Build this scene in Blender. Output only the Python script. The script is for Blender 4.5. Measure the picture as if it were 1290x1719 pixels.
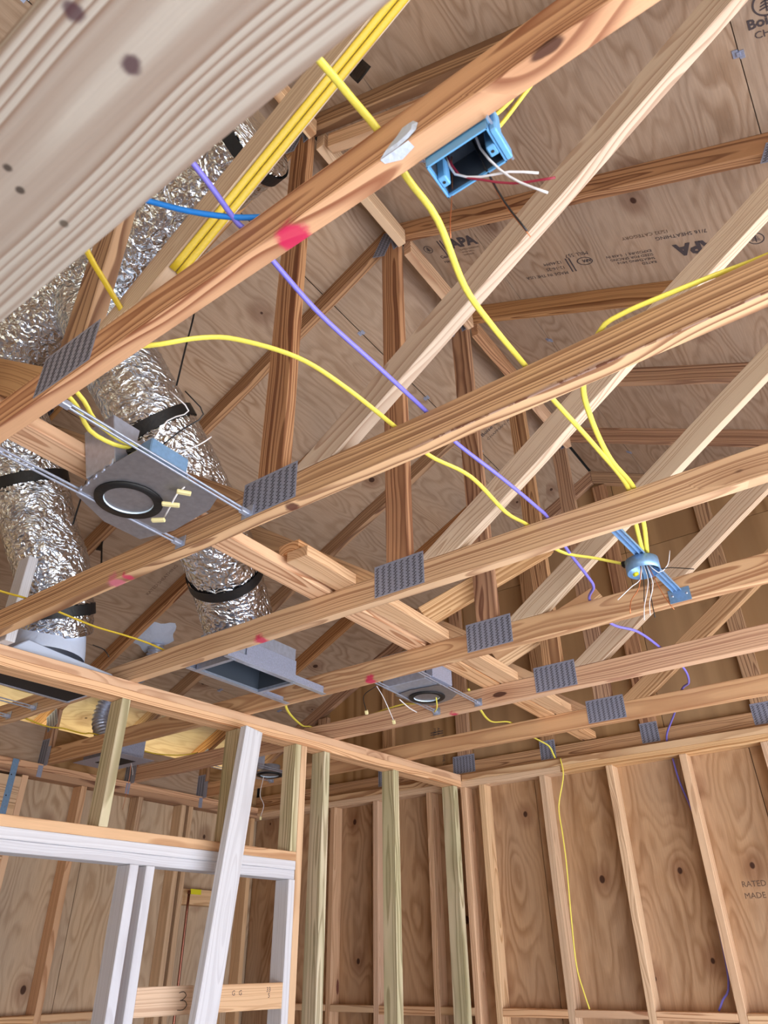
import bpy, bmesh, math, random
from mathutils import Vector, Matrix, noise
R = math.radians
for o in list(bpy.data.objects): bpy.data.objects.remove(o)
SC = bpy.context.scene
COL = SC.collection
random.seed(7)

# ------------------------------------------------------------------ camera
YAW, PIT, ROL, FPX = 0.6171186, 0.5667667, -0.0129111, 1195.017
cam = bpy.data.cameras.new('camera'); camo = bpy.data.objects.new('camera', cam); COL.objects.link(camo)
fw = Vector((-math.sin(YAW)*math.cos(PIT), math.cos(YAW)*math.cos(PIT), math.sin(PIT)))
rt = fw.cross(Vector((0, 0, 1))).normalized(); up = rt.cross(fw)
rt2 = rt*math.cos(ROL)+up*math.sin(ROL); up2 = -rt*math.sin(ROL)+up*math.cos(ROL)
m = Matrix((rt2, up2, -fw)).transposed().to_4x4(); m.translation = Vector((0, 0, 1.5))
camo.matrix_world = m
cam.sensor_fit = 'VERTICAL'; cam.sensor_height = 36.0; cam.lens = FPX*36/1719
cam.clip_start = .02
cam.dof.use_dof = True; cam.dof.focus_distance = 2.6; cam.dof.aperture_fstop = 9
SC.camera = camo

# ------------------------------------------------------------------ world, sun, exposure
SC.view_settings.view_transform = 'Standard'; SC.view_settings.look = 'None'
SC.view_settings.gamma = 1; SC.view_settings.use_curve_mapping = False
SC.view_settings.exposure = 0.2
W = bpy.data.worlds.new('world'); SC.world = W; W.use_nodes = True
bg = W.node_tree.nodes['Background']; bg.inputs['Color'].default_value = (.78, .86, 1, 1); bg.inputs['Strength'].default_value = 1.35
sun = bpy.data.lights.new('sun', 'SUN'); sun.energy = 13.0; sun.angle = R(1.5); sun.color = (1, .95, .93)
suno = bpy.data.objects.new('sun', sun); COL.objects.link(suno)
suno.rotation_euler = Vector((.56, -.25, .76)).to_track_quat('Z', 'Y').to_euler()
right_fill = bpy.data.lights.new('right_fill_light', 'AREA'); right_fill.shape = 'RECTANGLE'  # added area light standing in for daylight from the open right side
right_fill.size = 4.6; right_fill.size_y = 1.7; right_fill.energy = 165; right_fill.color = (.80, .87, 1)
dlo = bpy.data.objects.new('right_fill_light', right_fill); COL.objects.link(dlo)
dlo.location = (1.7, 1.5, .7); dlo.rotation_euler = Vector((1, -.12, -.75)).to_track_quat('Z', 'Y').to_euler()

eave_fill = bpy.data.lights.new('eave_fill_light', 'AREA'); eave_fill.shape = 'RECTANGLE'; eave_fill.size = 7; eave_fill.size_y = .8; eave_fill.energy = 120; eave_fill.color = (1, .97, .5)  # added lamp imitating daylight bounced up under the left overhang
yo = bpy.data.objects.new('eave_fill_light', eave_fill); COL.objects.link(yo)
yo.location = (-4.95, 1.2, 1.6); yo.rotation_euler = Vector((-.25, 0, -.97)).to_track_quat('Z', 'Y').to_euler()

# ------------------------------------------------------------------ constants of the framing
H0 = 2.508            # underside of the ceiling joists / top of the walls
S = .6096; Y0 = .4992
T = lambda k: Y0+k*S
XK = -1.1693          # ridge line
ZR = 4.40             # underside of the roof deck at the ridge
XL, XRT = -4.19, 1.85 # outer faces of the two eave walls
YG = 4.09             # inner face of the gable wall
zdeck = lambda x: ZR-.5*abs(x-XK)
TOPCH = .0995
def XP(y): return -2.566+.080*(y-1.177)   # face of the partition
PANG = math.atan(-.080)

# ------------------------------------------------------------------ materials
def lin(c):
    return tuple(((v/255)/12.92 if v/255 <= .04045 else ((v/255+.055)/1.055)**2.4) for v in c)+(1,)
def newmat(name):
    m = bpy.data.materials.new(name); m.use_nodes = True
    nt = m.node_tree; b = nt.nodes['Principled BSDF']
    return m, nt, b
class G:
    def __init__(s, nt): s.nt = nt; s.L = nt.links
    def n(s, t, **k):
        x = s.nt.nodes.new(t)
        for a, v in k.items(): setattr(x, a, v)
        return x
    def put(s, sock, v):
        if hasattr(v, 'is_linked') or isinstance(v, bpy.types.NodeSocket): s.L.new(v, sock)
        else: sock.default_value = v
    def math(s, op, a, b=0., c=None):
        x = s.n('ShaderNodeMath', operation=op); s.put(x.inputs[0], a); s.put(x.inputs[1], b)
        if c is not None: s.put(x.inputs[2], c)
        return x.outputs[0]
    def vmath(s, op, a, b=(0, 0, 0)):
        x = s.n('ShaderNodeVectorMath', operation=op); s.put(x.inputs[0], a)
        if b is not None: s.put(x.inputs[1], b)
        return x.outputs['Value'] if op in ('LENGTH', 'DISTANCE') else x.outputs[0]
    def noise(s, v, scale, detail=2., rough=.5):
        x = s.n('ShaderNodeTexNoise'); s.put(x.inputs['Vector'], v); s.put(x.inputs['Scale'], scale)
        x.inputs['Detail'].default_value = detail; x.inputs['Roughness'].default_value = rough
        return x.outputs['Fac']
    def mix(s, f, a, b, mode='MIX'):
        x = s.n('ShaderNodeMix', data_type='RGBA', blend_type=mode, clamp_factor=True)
        s.put(x.inputs[0], f); s.put(x.inputs[6], a); s.put(x.inputs[7], b)
        return x.outputs[2]
    def ramp(s, f, pts):
        x = s.n('ShaderNodeValToRGB'); s.put(x.inputs[0], f); e = x.color_ramp.elements
        while len(e) < len(pts): e.new(.5)
        for i, (p, c) in enumerate(pts):
            e[i].position = p; e[i].color = (c, c, c, 1) if not isinstance(c, tuple) else c
        return x.outputs[0]
    def smooth(s, v, a, b):
        x = s.n('ShaderNodeMapRange', interpolation_type='SMOOTHSTEP'); s.put(x.inputs[0], v)
        x.inputs[1].default_value = a; x.inputs[2].default_value = b
        return x.outputs[0]

def wood(name, light, dark, freq=150., strength=.75, knots=.5, tint=None, spots=(), wane=0, wild=1., knotcol=(74, 44, 36), rough=.62):
    """solid pine: growth rings about a pith line along local X, knots, fibre, optional marks"""
    m, nt, b = newmat(name); g = G(nt)
    tc = g.n('ShaderNodeTexCoord').outputs['Object']
    rnd = g.n('ShaderNodeObjectInfo').outputs['Random']
    sep = g.n('ShaderNodeSeparateXYZ'); g.put(sep.inputs[0], tc)
    r2 = g.math('FRACT', g.math('MULTIPLY', rnd, 17.31)); r3 = g.math('FRACT', g.math('MULTIPLY', rnd, 91.7))
    off = g.n('ShaderNodeCombineXYZ'); g.put(off.inputs[0], g.math('MULTIPLY', rnd, 53.)); g.put(off.inputs[1], g.math('MULTIPLY', r2, 31.)); g.put(off.inputs[2], g.math('MULTIPLY', r3, 23.))
    # knots
    sc = g.vmath('MULTIPLY', tc, (2.6, 8.5, 8.5)); sc = g.vmath('ADD', sc, off.outputs[0])
    vo = g.n('ShaderNodeTexVoronoi'); g.put(vo.inputs['Vector'], sc); vo.inputs['Scale'].default_value = 1.; vo.inputs['Randomness'].default_value = 1.
    kd = vo.outputs['Distance']; sepc = g.n('ShaderNodeSeparateColor'); g.put(sepc.inputs[0], vo.outputs['Color'])
    has = g.math('LESS_THAN', sepc.outputs[0], knots)
    ksz = g.math('ADD', g.math('MULTIPLY', sepc.outputs[1], .10), .05)
    sc2 = g.vmath('MULTIPLY', g.vmath('MULTIPLY', tc, (14, 14, 14)), (1, 1, 1))
    kd2 = g.math('ADD', kd, g.math('MULTIPLY', g.math('SUBTRACT', g.noise(sc2, 2.), .5), .05))
    kn = g.math('MULTIPLY', has, g.smooth(g.math('SUBTRACT', ksz, kd2), -.012, .02))
    around = g.math('MULTIPLY', has, g.smooth(kd, .42, .05))
    # rings
    st = g.vmath('ADD', g.vmath('MULTIPLY', tc, (1.5, 4.5, 4.5)), off.outputs[0])
    n1 = g.math('SUBTRACT', g.noise(st, 1., 2.5), .5)
    n2 = g.math('SUBTRACT', g.noise(g.vmath('ADD', st, (7.7, 3.1, 9.2)), 1., 1.5), .5)
    yy = g.math('ADD', sep.outputs[1], g.math('ADD', g.math('MULTIPLY', n1, .055*wild), g.math('MULTIPLY', g.math('SUBTRACT', r2, .5), .07)))
    zz = g.math('ADD', sep.outputs[2], g.math('ADD', g.math('MULTIPLY', n2, .055*wild), g.math('MULTIPLY', g.math('SUBTRACT', r3, .5), .12)))
    rr = g.math('SQRT', g.math('ADD', g.math('POWER', g.math('ABSOLUTE', yy), 2.), g.math('POWER', g.math('ABSOLUTE', zz), 2.)))
    rr = g.math('ADD', rr, g.math('MULTIPLY', around, .012))
    irr = g.n('ShaderNodeTexNoise', noise_dimensions='1D'); g.put(irr.inputs['W'], g.math('ADD', g.math('MULTIPLY', rr, freq*.33), g.math('MULTIPLY', rnd, 40.))); irr.inputs['Scale'].default_value = 1.; irr.inputs['Detail'].default_value = 1.
    ph = g.math('FRACT', g.math('ADD', g.math('MULTIPLY', rr, freq*.8), g.math('MULTIPLY', irr.outputs['Fac'], 2.6)))
    late = g.ramp(ph, [(0., .0), (.45, .12), (.82, 1.), (.93, .9), (1., 0.)])
    wide = g.noise(g.vmath('ADD', g.vmath('MULTIPLY', tc, (1.2, 14, 14)), off.outputs[0]), 1., 2.)
    lf = g.math('MULTIPLY', late, g.math('MULTIPLY', strength, g.math('ADD', .25, g.math('MULTIPLY', wide, 1.6))))
    fib = g.noise(g.vmath('ADD', g.vmath('MULTIPLY', tc, (9, 420, 420)), off.outputs[0]), 1., 2.)
    col = g.mix(lf, lin(light), lin(dark))
    bl = g.noise(g.vmath('ADD', g.vmath('MULTIPLY', tc, (.9, 5, 5)), off.outputs[0]), 1., 3.)
    hs = g.n('ShaderNodeHueSaturation'); g.put(hs.inputs['Color'], col)
    val = g.math('ADD', .80, g.math('ADD', g.math('MULTIPLY', r2, .16), g.math('ADD', g.math('MULTIPLY', fib, .18), g.math('MULTIPLY', bl, .18))))
    g.put(hs.inputs['Value'], val); g.put(hs.inputs['Saturation'], g.math('ADD', .80, g.math('MULTIPLY', r3, .24)))
    g.put(hs.inputs['Hue'], g.math('ADD', .488, g.math('MULTIPLY', rnd, .013)))
    col = hs.outputs[0]
    if tint:
        tn = g.smooth(g.noise(g.vmath('ADD', g.vmath('MULTIPLY', tc, (2.2, 10, 10)), off.outputs[0]), 1., 2.), .38, .62)
        col = g.mix(g.math('MULTIPLY', tn, .6), col, lin(tint), 'MULTIPLY')
    col = g.mix(g.math('MULTIPLY', around, .35), col, lin((150, 100, 62)), 'MULTIPLY')
    col = g.mix(g.math('MULTIPLY', kn, .92), col, lin(knotcol))
    gn = g.n('ShaderNodeNewGeometry'); geo = gn.outputs['Position']; nsep = g.n('ShaderNodeSeparateXYZ'); g.put(nsep.inputs[0], gn.outputs['Normal'])
    if wane:   # strip of bark and grey weathering left along the lower edge
        nz = g.noise(g.vmath('MULTIPLY', tc, (9, 30, 30)), 1., 4.)
        e = g.smooth(g.math('ADD', g.math('MULTIPLY', g.math('SUBTRACT', sep.outputs[2], wane), 48.), g.math('MULTIPLY', nz, 1.6)), 1.35, .75)
        pt = g.math('MULTIPLY', g.smooth(sep.outputs[0], .38, .6), g.math('GREATER_THAN', 2.3, sep.outputs[0]))
        sp = g.smooth(g.noise(g.vmath('MULTIPLY', tc, (40, 70, 70)), 1., 3.), .5, .56)
        pt = g.math('MULTIPLY', pt, g.math('GREATER_THAN', nsep.outputs[2], -.8))
        col = g.mix(g.math('MULTIPLY', g.math('MULTIPLY', e, pt), .8), col, g.mix(sp, lin((176, 148, 138)), lin((96, 52, 44))))
    for (c, rad, cc) in spots:
        d = g.vmath('DISTANCE', geo, c)
        nz = g.noise(g.vmath('MULTIPLY', geo, (60, 60, 60)), 1., 3.)
        f = g.smooth(g.math('ADD', d, g.math('MULTIPLY', g.math('SUBTRACT', nz, .5), rad*.9)), rad*1.15, rad*.55)
        col = g.mix(g.math('MULTIPLY', f, .88), col, lin(cc))
    g.put(b.inputs['Base Color'], col); b.inputs['Roughness'].default_value = rough
    b.inputs['Specular IOR Level'].default_value = .25
    bp = g.n('ShaderNodeBump'); bp.inputs['Strength'].default_value = .35; bp.inputs['Distance'].default_value = .001
    g.put(bp.inputs['Height'], g.math('ADD', g.math('MULTIPLY', late, .6), fib)); g.put(b.inputs['Normal'], bp.outputs[0])
    return m

def plywood(name, light, dark, knots=.35, streak=1., patch=.0, stain=None, across=5.5):
    """rotary-cut veneer, wild grain running along local X"""
    m, nt, b = newmat(name); g = G(nt)
    tc = g.n('ShaderNodeTexCoord').outputs['Object']
    rnd = g.n('ShaderNodeObjectInfo').outputs['Random']
    off = g.n('ShaderNodeCombineXYZ')
    g.put(off.inputs[0], g.math('MULTIPLY', rnd, 71.)); g.put(off.inputs[1], g.math('MULTIPLY', g.math('FRACT', g.math('MULTIPLY', rnd, 13.7)), 43.))
    flat = g.vmath('MULTIPLY', tc, (1, 1, 0))
    v0 = g.vmath('ADD', g.vmath('MULTIPLY', flat, (1.15, across, 1)), off.outputs[0])
    wob = g.noise(g.vmath('ADD', g.vmath('MULTIPLY', flat, (9, 16, 1)), off.outputs[0]), 1., 3.)
    h = g.math('ADD', g.noise(v0, 1., 1.6, .45), g.math('MULTIPLY', wob, .035*streak))
    # knots pull the contour lines round them
    vo = g.n('ShaderNodeTexVoronoi', voronoi_dimensions='2D'); g.put(vo.inputs['Vector'], g.vmath('ADD', g.vmath('MULTIPLY', flat, (2.3, 3.0, 1)), off.outputs[0])); vo.inputs['Scale'].default_value = 1.
    sepc = g.n('ShaderNodeSeparateColor'); g.put(sepc.inputs[0], vo.outputs['Color'])
    has = g.math('LESS_THAN', sepc.outputs[0], knots)
    kd = vo.outputs['Distance']
    around = g.math('MULTIPLY', has, g.smooth(kd, .35, .02))
    h = g.math('ADD', h, g.math('MULTIPLY', around, .07))
    ph = g.math('FRACT', g.math('MULTIPLY', h, 17.))
    late = g.ramp(ph, [(0., 0.), (.35, .15), (.62, .85), (.75, 1.), (1., 0.)])
    wide = g.smooth(g.noise(g.vmath('ADD', g.vmath('MULTIPLY', flat, (1.3, 5, 1)), off.outputs[0]), 1., 3.), .3, .72)
    col = g.mix(g.math('MULTIPLY', late, g.math('MULTIPLY', .54, g.math('ADD', .35, wide))), lin(light), lin(dark))
    fib = g.noise(g.vmath('ADD', g.vmath('MULTIPLY', flat, (10, 190, 1)), off.outputs[0]), 1., 3.)
    blot = g.noise(g.vmath('ADD', g.vmath('MULTIPLY', flat, (1.1, 2.6, 1)), off.outputs[0]), 1., 4.)
    hs = g.n('ShaderNodeHueSaturation'); g.put(hs.inputs['Color'], col)
    g.put(hs.inputs['Value'], g.math('ADD', .63, g.math('ADD', g.math('MULTIPLY', fib, .40), g.math('MULTIPLY', blot, .34))))
    g.put(hs.inputs['Saturation'], g.math('ADD', .8, g.math('MULTIPLY', blot, .4)))
    col = hs.outputs[0]
    if stain:
        sv = g.smooth(g.noise(g.vmath('ADD', g.vmath('MULTIPLY', flat, (1.6, 9, 1)), off.outputs[0]), 1., 3.), .5, .75)
        col = g.mix(g.math('MULTIPLY', sv, .6), col, lin(stain), 'MULTIPLY')
    ks = g.math('ADD', .018, g.math('MULTIPLY', sepc.outputs[1], .035))
    kn = g.math('MULTIPLY', has, g.smooth(g.math('SUBTRACT', ks, kd), -.006, .012))
    col = g.mix(g.math('MULTIPLY', g.smooth(around, .25, 1.), .4), col, lin((150, 92, 58)), 'MULTIPLY')
    col = g.mix(g.math('MULTIPLY', kn, .9), col, lin((58, 34, 28)))
    g.put(b.inputs['Base Color'], col); b.inputs['Roughness'].default_value = .75; b.inputs['Specular IOR Level'].default_value = .15
    bp = g.n('ShaderNodeBump'); bp.inputs['Strength'].default_value = .3; bp.inputs['Distance'].default_value = .0015
    g.put(bp.inputs['Height'], g.math('ADD', g.math('MULTIPLY', late, .5), fib)); g.put(b.inputs['Normal'], bp.outputs[0])
    return m

def plain(name, c, rough=.5, metal=0., bump=0., bscale=40., spec=.5, vary=0., coat=0.):
    m, nt, b = newmat(name); g = G(nt)
    tc = g.n('ShaderNodeTexCoord').outputs['Object']
    n = g.noise(tc, bscale, 4.)
    if vary:
        col = g.mix(g.math('MULTIPLY', n, 1.), lin(tuple(v*(1-vary) for v in c)), lin(tuple(min(255, v*(1+vary)) for v in c)))
        g.put(b.inputs['Base Color'], col)
    else: b.inputs['Base Color'].default_value = lin(c)
    b.inputs['Roughness'].default_value = rough; b.inputs['Metallic'].default_value = metal; b.inputs['Specular IOR Level'].default_value = spec
    b.inputs['Coat Weight'].default_value = coat
    if bump:
        bp = g.n('ShaderNodeBump'); bp.inputs['Strength'].default_value = bump; bp.inputs['Distance'].default_value = .003
        g.put(bp.inputs['Height'], n); g.put(b.inputs['Normal'], bp.outputs[0])
    return m

def foilmat():
    m, nt, b = newmat('crinkled_foil'); g = G(nt)
    tc = g.n('ShaderNodeTexCoord').outputs['Object']
    nn = g.n('ShaderNodeTexNoise'); nn.inputs['Scale'].default_value = 9.; nn.inputs['Detail'].default_value = 3.; g.put(nn.inputs['Vector'], tc)
    wp_ = g.vmath('ADD', tc, g.vmath('MULTIPLY', nn.outputs['Color'], (.14, .14, .14)))
    v1 = g.n('ShaderNodeTexVoronoi', feature='F1'); v1.inputs['Scale'].default_value = 26.; g.put(v1.inputs['Vector'], g.vmath('MULTIPLY', wp_, (1, 1, 2.6)))
    v2 = g.n('ShaderNodeTexVoronoi', feature='F1'); v2.inputs['Scale'].default_value = 44.; g.put(v2.inputs['Vector'], g.vmath('MULTIPLY', wp_, (1, 1, 2.)))
    n2 = g.noise(g.vmath('MULTIPLY', wp_, (1, 1, 3)), 60., 3., .5)
    hgt = g.math('ADD', g.math('MULTIPLY', v1.outputs['Distance'], 1.6), g.math('ADD', g.math('MULTIPLY', v2.outputs['Distance'], .5), g.math('MULTIPLY', n2, .45)))
    bp = g.n('ShaderNodeBump'); bp.inputs['Strength'].default_value = .9; bp.inputs['Distance'].default_value = .0075
    g.put(bp.inputs['Height'], hgt); g.put(b.inputs['Normal'], bp.outputs[0])
    b.inputs['Base Color'].default_value = (.76, .83, .93, 1); b.inputs['Metallic'].default_value = 1.; b.inputs['Roughness'].default_value = .16
    return m

PINK = (205, 30, 90)
M = dict(
 chord=wood('joist_pine', (214, 172, 124), (150, 98, 54), 120, .8, .22),
 chordA=wood('joist_pine_marked', (216, 170, 118), (146, 92, 48), 130, .85, .2, spots=[((-.544, .525, 2.508), .032, PINK)]),
 chordB=wood('joist_pine_waney', (210, 162, 108), (136, 86, 44), 105, .85, .12, wane=-.0445, spots=[((-1.093, 1.128, 2.508), .022, (84, 40, 38)), ((-1.82, 1.13, 2.508), .035, (214, 120, 140)), ((-1.76, 1.125, 2.508), .02, (206, 60, 100))]),
 chordC=wood('joist_pine_smooth', (214, 172, 122), (158, 108, 62), 120, .8, .2, spots=[((-1.79, 1.735, 2.508), .03, PINK)]),
 chordD=wood('joist_pine_flame', (216, 174, 124), (164, 112, 66), 100, .75, .15, spots=[((-1.737, 2.335, 2.51), .03, PINK)]),
 chordE=wood('joist_pine_flat', (214, 172, 122), (156, 102, 58), 110, .75, .2, spots=[((-1.70, 2.955, 2.508), .022, PINK)]),
 top=wood('rafter_pine', (184, 142, 98), (114, 74, 46), 110, .8, .12),
 king=wood('post_pine', (188, 148, 106), (118, 78, 50), 115, .8, .15),
 web=wood('brace_pine', (196, 160, 122), (142, 102, 68), 130, .75, .16),
 brace=wood('lateral_pine', (222, 184, 138), (168, 120, 74), 105, .85, .1),
 stud=wood('stud_pine', (220, 184, 144), (176, 132, 92), 125, .6, .12),
 studgap=wood('stud_pine_stained', (222, 188, 150), (178, 134, 92), 170, .6, .2, knotcol=(110, 60, 52)),
 green=wood('treated_stud', (212, 200, 166), (156, 142, 106), 95, .8, .12, tint=(222, 232, 216)),
 white=wood('whitewood', (206, 206, 214), (176, 172, 178), 130, .4, .05),
 header=wood('door_header_pine', (166, 156, 144), (126, 102, 84), 125, .95, .0, wild=.8, spots=[((-.299, .063, 2.05), .008, (70, 44, 52)), ((-.296, .108, 2.05), .008, (70, 44, 52)), ((-.441, .099, 2.05), .0042, (56, 46, 40)), ((-.451, .116, 2.05), .0042, (56, 46, 40)), ((-.450, .156, 2.05), .0042, (80, 70, 60))]),
 deck=plywood('roof_plywood', (176, 152, 132), (138, 110, 88), .2),
 gply=plywood('gable_plywood', (176, 142, 104), (130, 96, 64), .25, across=4.),
 wply=plywood('wall_plywood', (190, 156, 124), (150, 112, 80), .45, stain=(190, 166, 142), across=4.2),
 paleply=plywood('pale_wall_plywood', (200, 176, 150), (156, 126, 98), .45, across=4.2),
 galv=plain('galvanized_plate', (156, 164, 190), .42, .4, .3, 160., vary=.16),
 zinc=plain('zinc_steel', (180, 190, 212), .32, .6, .15, 60., vary=.12),
 dullzinc=plain('dull_steel_plate', (142, 140, 146), .35, .6, .15, 60., vary=.12),
 bluezinc=plain('blue_zinc_box', (126, 164, 206), .34, .4, .1, 90., vary=.1),
 dark=plain('dark_slot', (34, 32, 34), .8),
 black=plain('black_tape', (18, 18, 21), .55, 0, .4, 90.),
 yellow=plain('yellow_cable', (240, 228, 96), .42, 0, .2, 180., vary=.05),
 yellow2=plain('aged_yellow_cable', (206, 178, 48), .45, 0, .2, 180., vary=.06),
 purple=plain('violet_cable', (128, 122, 226), .42, vary=.05),
 blue=plain('blue_cable', (30, 128, 220), .4, vary=.05),
 pvcblue=plain('blue_plastic_box', (104, 168, 222), .38),
 pvc_shade=plain('painted_box_shade', (52, 60, 72), .6),  # dark colour stands for the shade inside open boxes
 wwhite=plain('white_wire', (226, 224, 228), .4),
 wblack=plain('black_wire', (22, 22, 26), .4),
 wred=plain('red_wire', (150, 40, 62), .4),
 copper=plain('bare_copper', (196, 122, 82), .35, .9),
 copperpipe=plain('copper_pipe', (150, 100, 84), .3, .95, vary=.1),
 caulk=plain('white_sealant', (198, 208, 226), .7, 0, .6, 120.),
 cone=plain('lamp_reflector', (214, 236, 255), .25, .0),  # pale blue base colour stands for reflected daylight
 cream=plain('cream_connector', (226, 214, 160), .5),
 foil=foilmat(),
 mastic=plain('duct_mastic', (196, 208, 232), .6, .0, .8, 45.),
 concrete=plain('concrete_floor', (168, 170, 172), .85, 0, .3, 30., vary=.08),
 earth=plain('sandy_ground', (186, 182, 156), .95, 0, .6, 3., vary=.15),
 ink=plain('stamp_ink', (82, 74, 76), .8, spec=.1),
 inkfaint=plain('faint_stamp_ink', (112, 92, 80), .8, spec=.1),
 felt=plain('roof_underlay', (20, 19, 20), .9),
 yel_tag=plain('yellow_tag', (222, 214, 40), .5),
 redlab=plain('red_label', (200, 50, 60), .5),
)

# ------------------------------------------------------------------ mesh helpers
WM = {}
def link(name, mesh, mat, parent=None, world=None):
    o = bpy.data.objects.new(name, mesh); COL.objects.link(o)
    if mat is not None and not mesh.materials: mesh.materials.append(M[mat] if isinstance(mat, str) else mat)
    w = world or Matrix.Identity(4); WM[o.name] = w
    if parent: o.parent = parent; o.matrix_local = WM[parent.name].inverted() @ w
    else: o.matrix_world = w
    return o
def tag(o, label=None, cat=None, group=None, kind=None):
    for k, v in (('label', label), ('category', cat), ('group', group), ('kind', kind)):
        if v: o[k] = v
    return o
def thing(name, loc, label=None, cat=None, group=None, kind=None):
    o = bpy.data.objects.new(name, None); COL.objects.link(o); o.location = loc
    o.empty_display_size = .05
    WM[o.name] = Matrix.Translation(Vector(loc)); return tag(o, label, cat, group, kind)
def bm_mesh(bm, name, smooth=False):
    bmesh.ops.recalc_face_normals(bm, faces=bm.faces)
    me = bpy.data.meshes.new(name); bm.to_mesh(me); bm.free()
    if smooth: me.polygons.foreach_set('use_smooth', [True]*len(me.polygons))
    return me
def frame(x, zhint):
    x = Vector(x).normalized(); z = Vector(zhint); z = (z-x*z.dot(x)).normalized(); y = z.cross(x)
    return Matrix((x, y, z)).transposed().to_4x4()
def bev(bm, r):
    if r: bmesh.ops.bevel(bm, geom=bm.edges[:], offset=r, segments=1, affect='EDGES', clamp_overlap=True)
def stick(name, p0, p1, w, t, mat, parent=None, up=(0, 0, 1), r=.0022):
    """lumber from p0 to p1, w across local Y, t along local Z"""
    p0 = Vector(p0); p1 = Vector(p1); L = (p1-p0).length
    bm = bmesh.new(); bmesh.ops.create_cube(bm, size=1, matrix=Matrix.Diagonal((L, w, t, 1)))
    bev(bm, r); F = frame(p1-p0, up); F.translation = (p0+p1)/2
    return link(name, bm_mesh(bm, name), mat, parent, F)
def box(name, lo, hi, mat, parent=None, r=0., along=None):
    lo = Vector(lo); hi = Vector(hi); d = hi-lo; c = (lo+hi)/2
    if along == 'Z': return stick(name, (c.x, c.y, lo.z), (c.x, c.y, hi.z), d.y, d.x, mat, parent, (1, 0, 0), r)
    if along == 'Y': return stick(name, (c.x, lo.y, c.z), (c.x, hi.y, c.z), d.x, d.z, mat, parent, (0, 0, 1), r)
    return stick(name, (lo.x, c.y, c.z), (hi.x, c.y, c.z), d.y, d.z, mat, parent, (0, 0, 1), r)
def clip(poly, a, b, c):     # keep a*x+b*z<=c
    out = []
    for i in range(len(poly)):
        p, q = poly[i], poly[(i+1) % len(poly)]
        fp, fq = a*p[0]+b*p[1]-c, a*q[0]+b*q[1]-c
        if fp <= 0: out.append(p)
        if (fp < 0) != (fq < 0) and fp != fq:
            t = fp/(fp-fq); out.append((p[0]+(q[0]-p[0])*t, p[1]+(q[1]-p[1])*t))
    return out
def member(name, poly, y0, y1, axis, mat, parent, r=.002):
    """polygon in the XZ plane extruded from y0 to y1; grain along axis (dx,dz)"""
    cx = sum(p[0] for p in poly)/len(poly); cz = sum(p[1] for p in poly)/len(poly)
    F = frame((axis[0], 0, axis[1]), (0, 0, 1) if abs(axis[0]) > .3 else (-1, 0, 0))
    F.translation = Vector((cx, (y0+y1)/2, cz)); inv = F.inverted()
    bm = bmesh.new()
    a = [bm.verts.new(inv @ Vector((p[0], y0, p[1]))) for p in poly]; b = [bm.verts.new(inv @ Vector((p[0], y1, p[1]))) for p in poly]
    bm.faces.new(a); bm.faces.new(b[::-1])
    for i in range(len(a)): bm.faces.new((a[i], b[i], b[(i+1) % len(a)], a[(i+1) % len(a)]))
    bev(bm, r)
    return link(name, bm_mesh(bm, name), mat, parent, F)
def catmull(pts, step):
    P = [Vector(p) for p in pts]; P = [P[0]*2-P[1]]+P+[P[-1]*2-P[-2]]; out = []
    for i in range(1, len(P)-2):
        n = max(2, int((P[i+1]-P[i]).length/step)+1)
        for j in range(n):
            t = j/n; a, b, c, d = P[i-1:i+3]
            out.append(.5*((2*b)+(c-a)*t+(2*a-5*b+4*c-d)*t*t+(3*b-a-3*c+d)*t**3))
    out.append(P[-2]); return out
def tube_bm(pts, ra, rb=None, seg=8, step=.03, up=(0, 0, 1), rad=None, cap=True, bm=None):
    rb = rb or ra; P = catmull(pts, step) if len(pts) > 2 else [Vector(p) for p in pts]
    bm = bm or bmesh.new(); rings = []; n = Vector(up)
    for i, p in enumerate(P):
        t = (P[min(i+1, len(P)-1)]-P[max(i-1, 0)]).normalized()
        n = (n-t*n.dot(t)); n = n.normalized() if n.length > 1e-4 else t.orthogonal().normalized()
        s = t.cross(n); ring = []
        for k in range(seg):
            a = 2*math.pi*k/seg; f = rad(i, a, p) if rad else 1.
            ring.append(bm.verts.new(p+s*math.cos(a)*ra*f+n*math.sin(a)*rb*f))
        rings.append(ring)
    for a, b in zip(rings, rings[1:]):
        for k in range(seg): bm.faces.new((a[k], a[(k+1) % seg], b[(k+1) % seg], b[k]))
    if cap: bm.faces.new(rings[0][::-1]); bm.faces.new(rings[-1])
    return bm
def tube(name, pts, ra, mat, parent=None, **k):
    return link(name, bm_mesh(tube_bm(pts, ra, **k), name, True), mat, parent)
def lathe(name, prof, c, mat, parent=None, seg=32, axis=(0, 0, 1)):
    bm = bmesh.new(); rings = []
    for (r, z) in prof: rings.append([bm.verts.new((max(r, 1e-4)*math.cos(2*math.pi*k/seg), max(r, 1e-4)*math.sin(2*math.pi*k/seg), z)) for k in range(seg)])
    for a, b in zip(rings, rings[1:]):
        for k in range(seg): bm.faces.new((a[k], a[(k+1) % seg], b[(k+1) % seg], b[k]))
    F = frame(Vector(axis).orthogonal(), axis); F.translation = Vector(c)
    return link(name, bm_mesh(bm, name, True), mat, parent, F)
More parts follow.
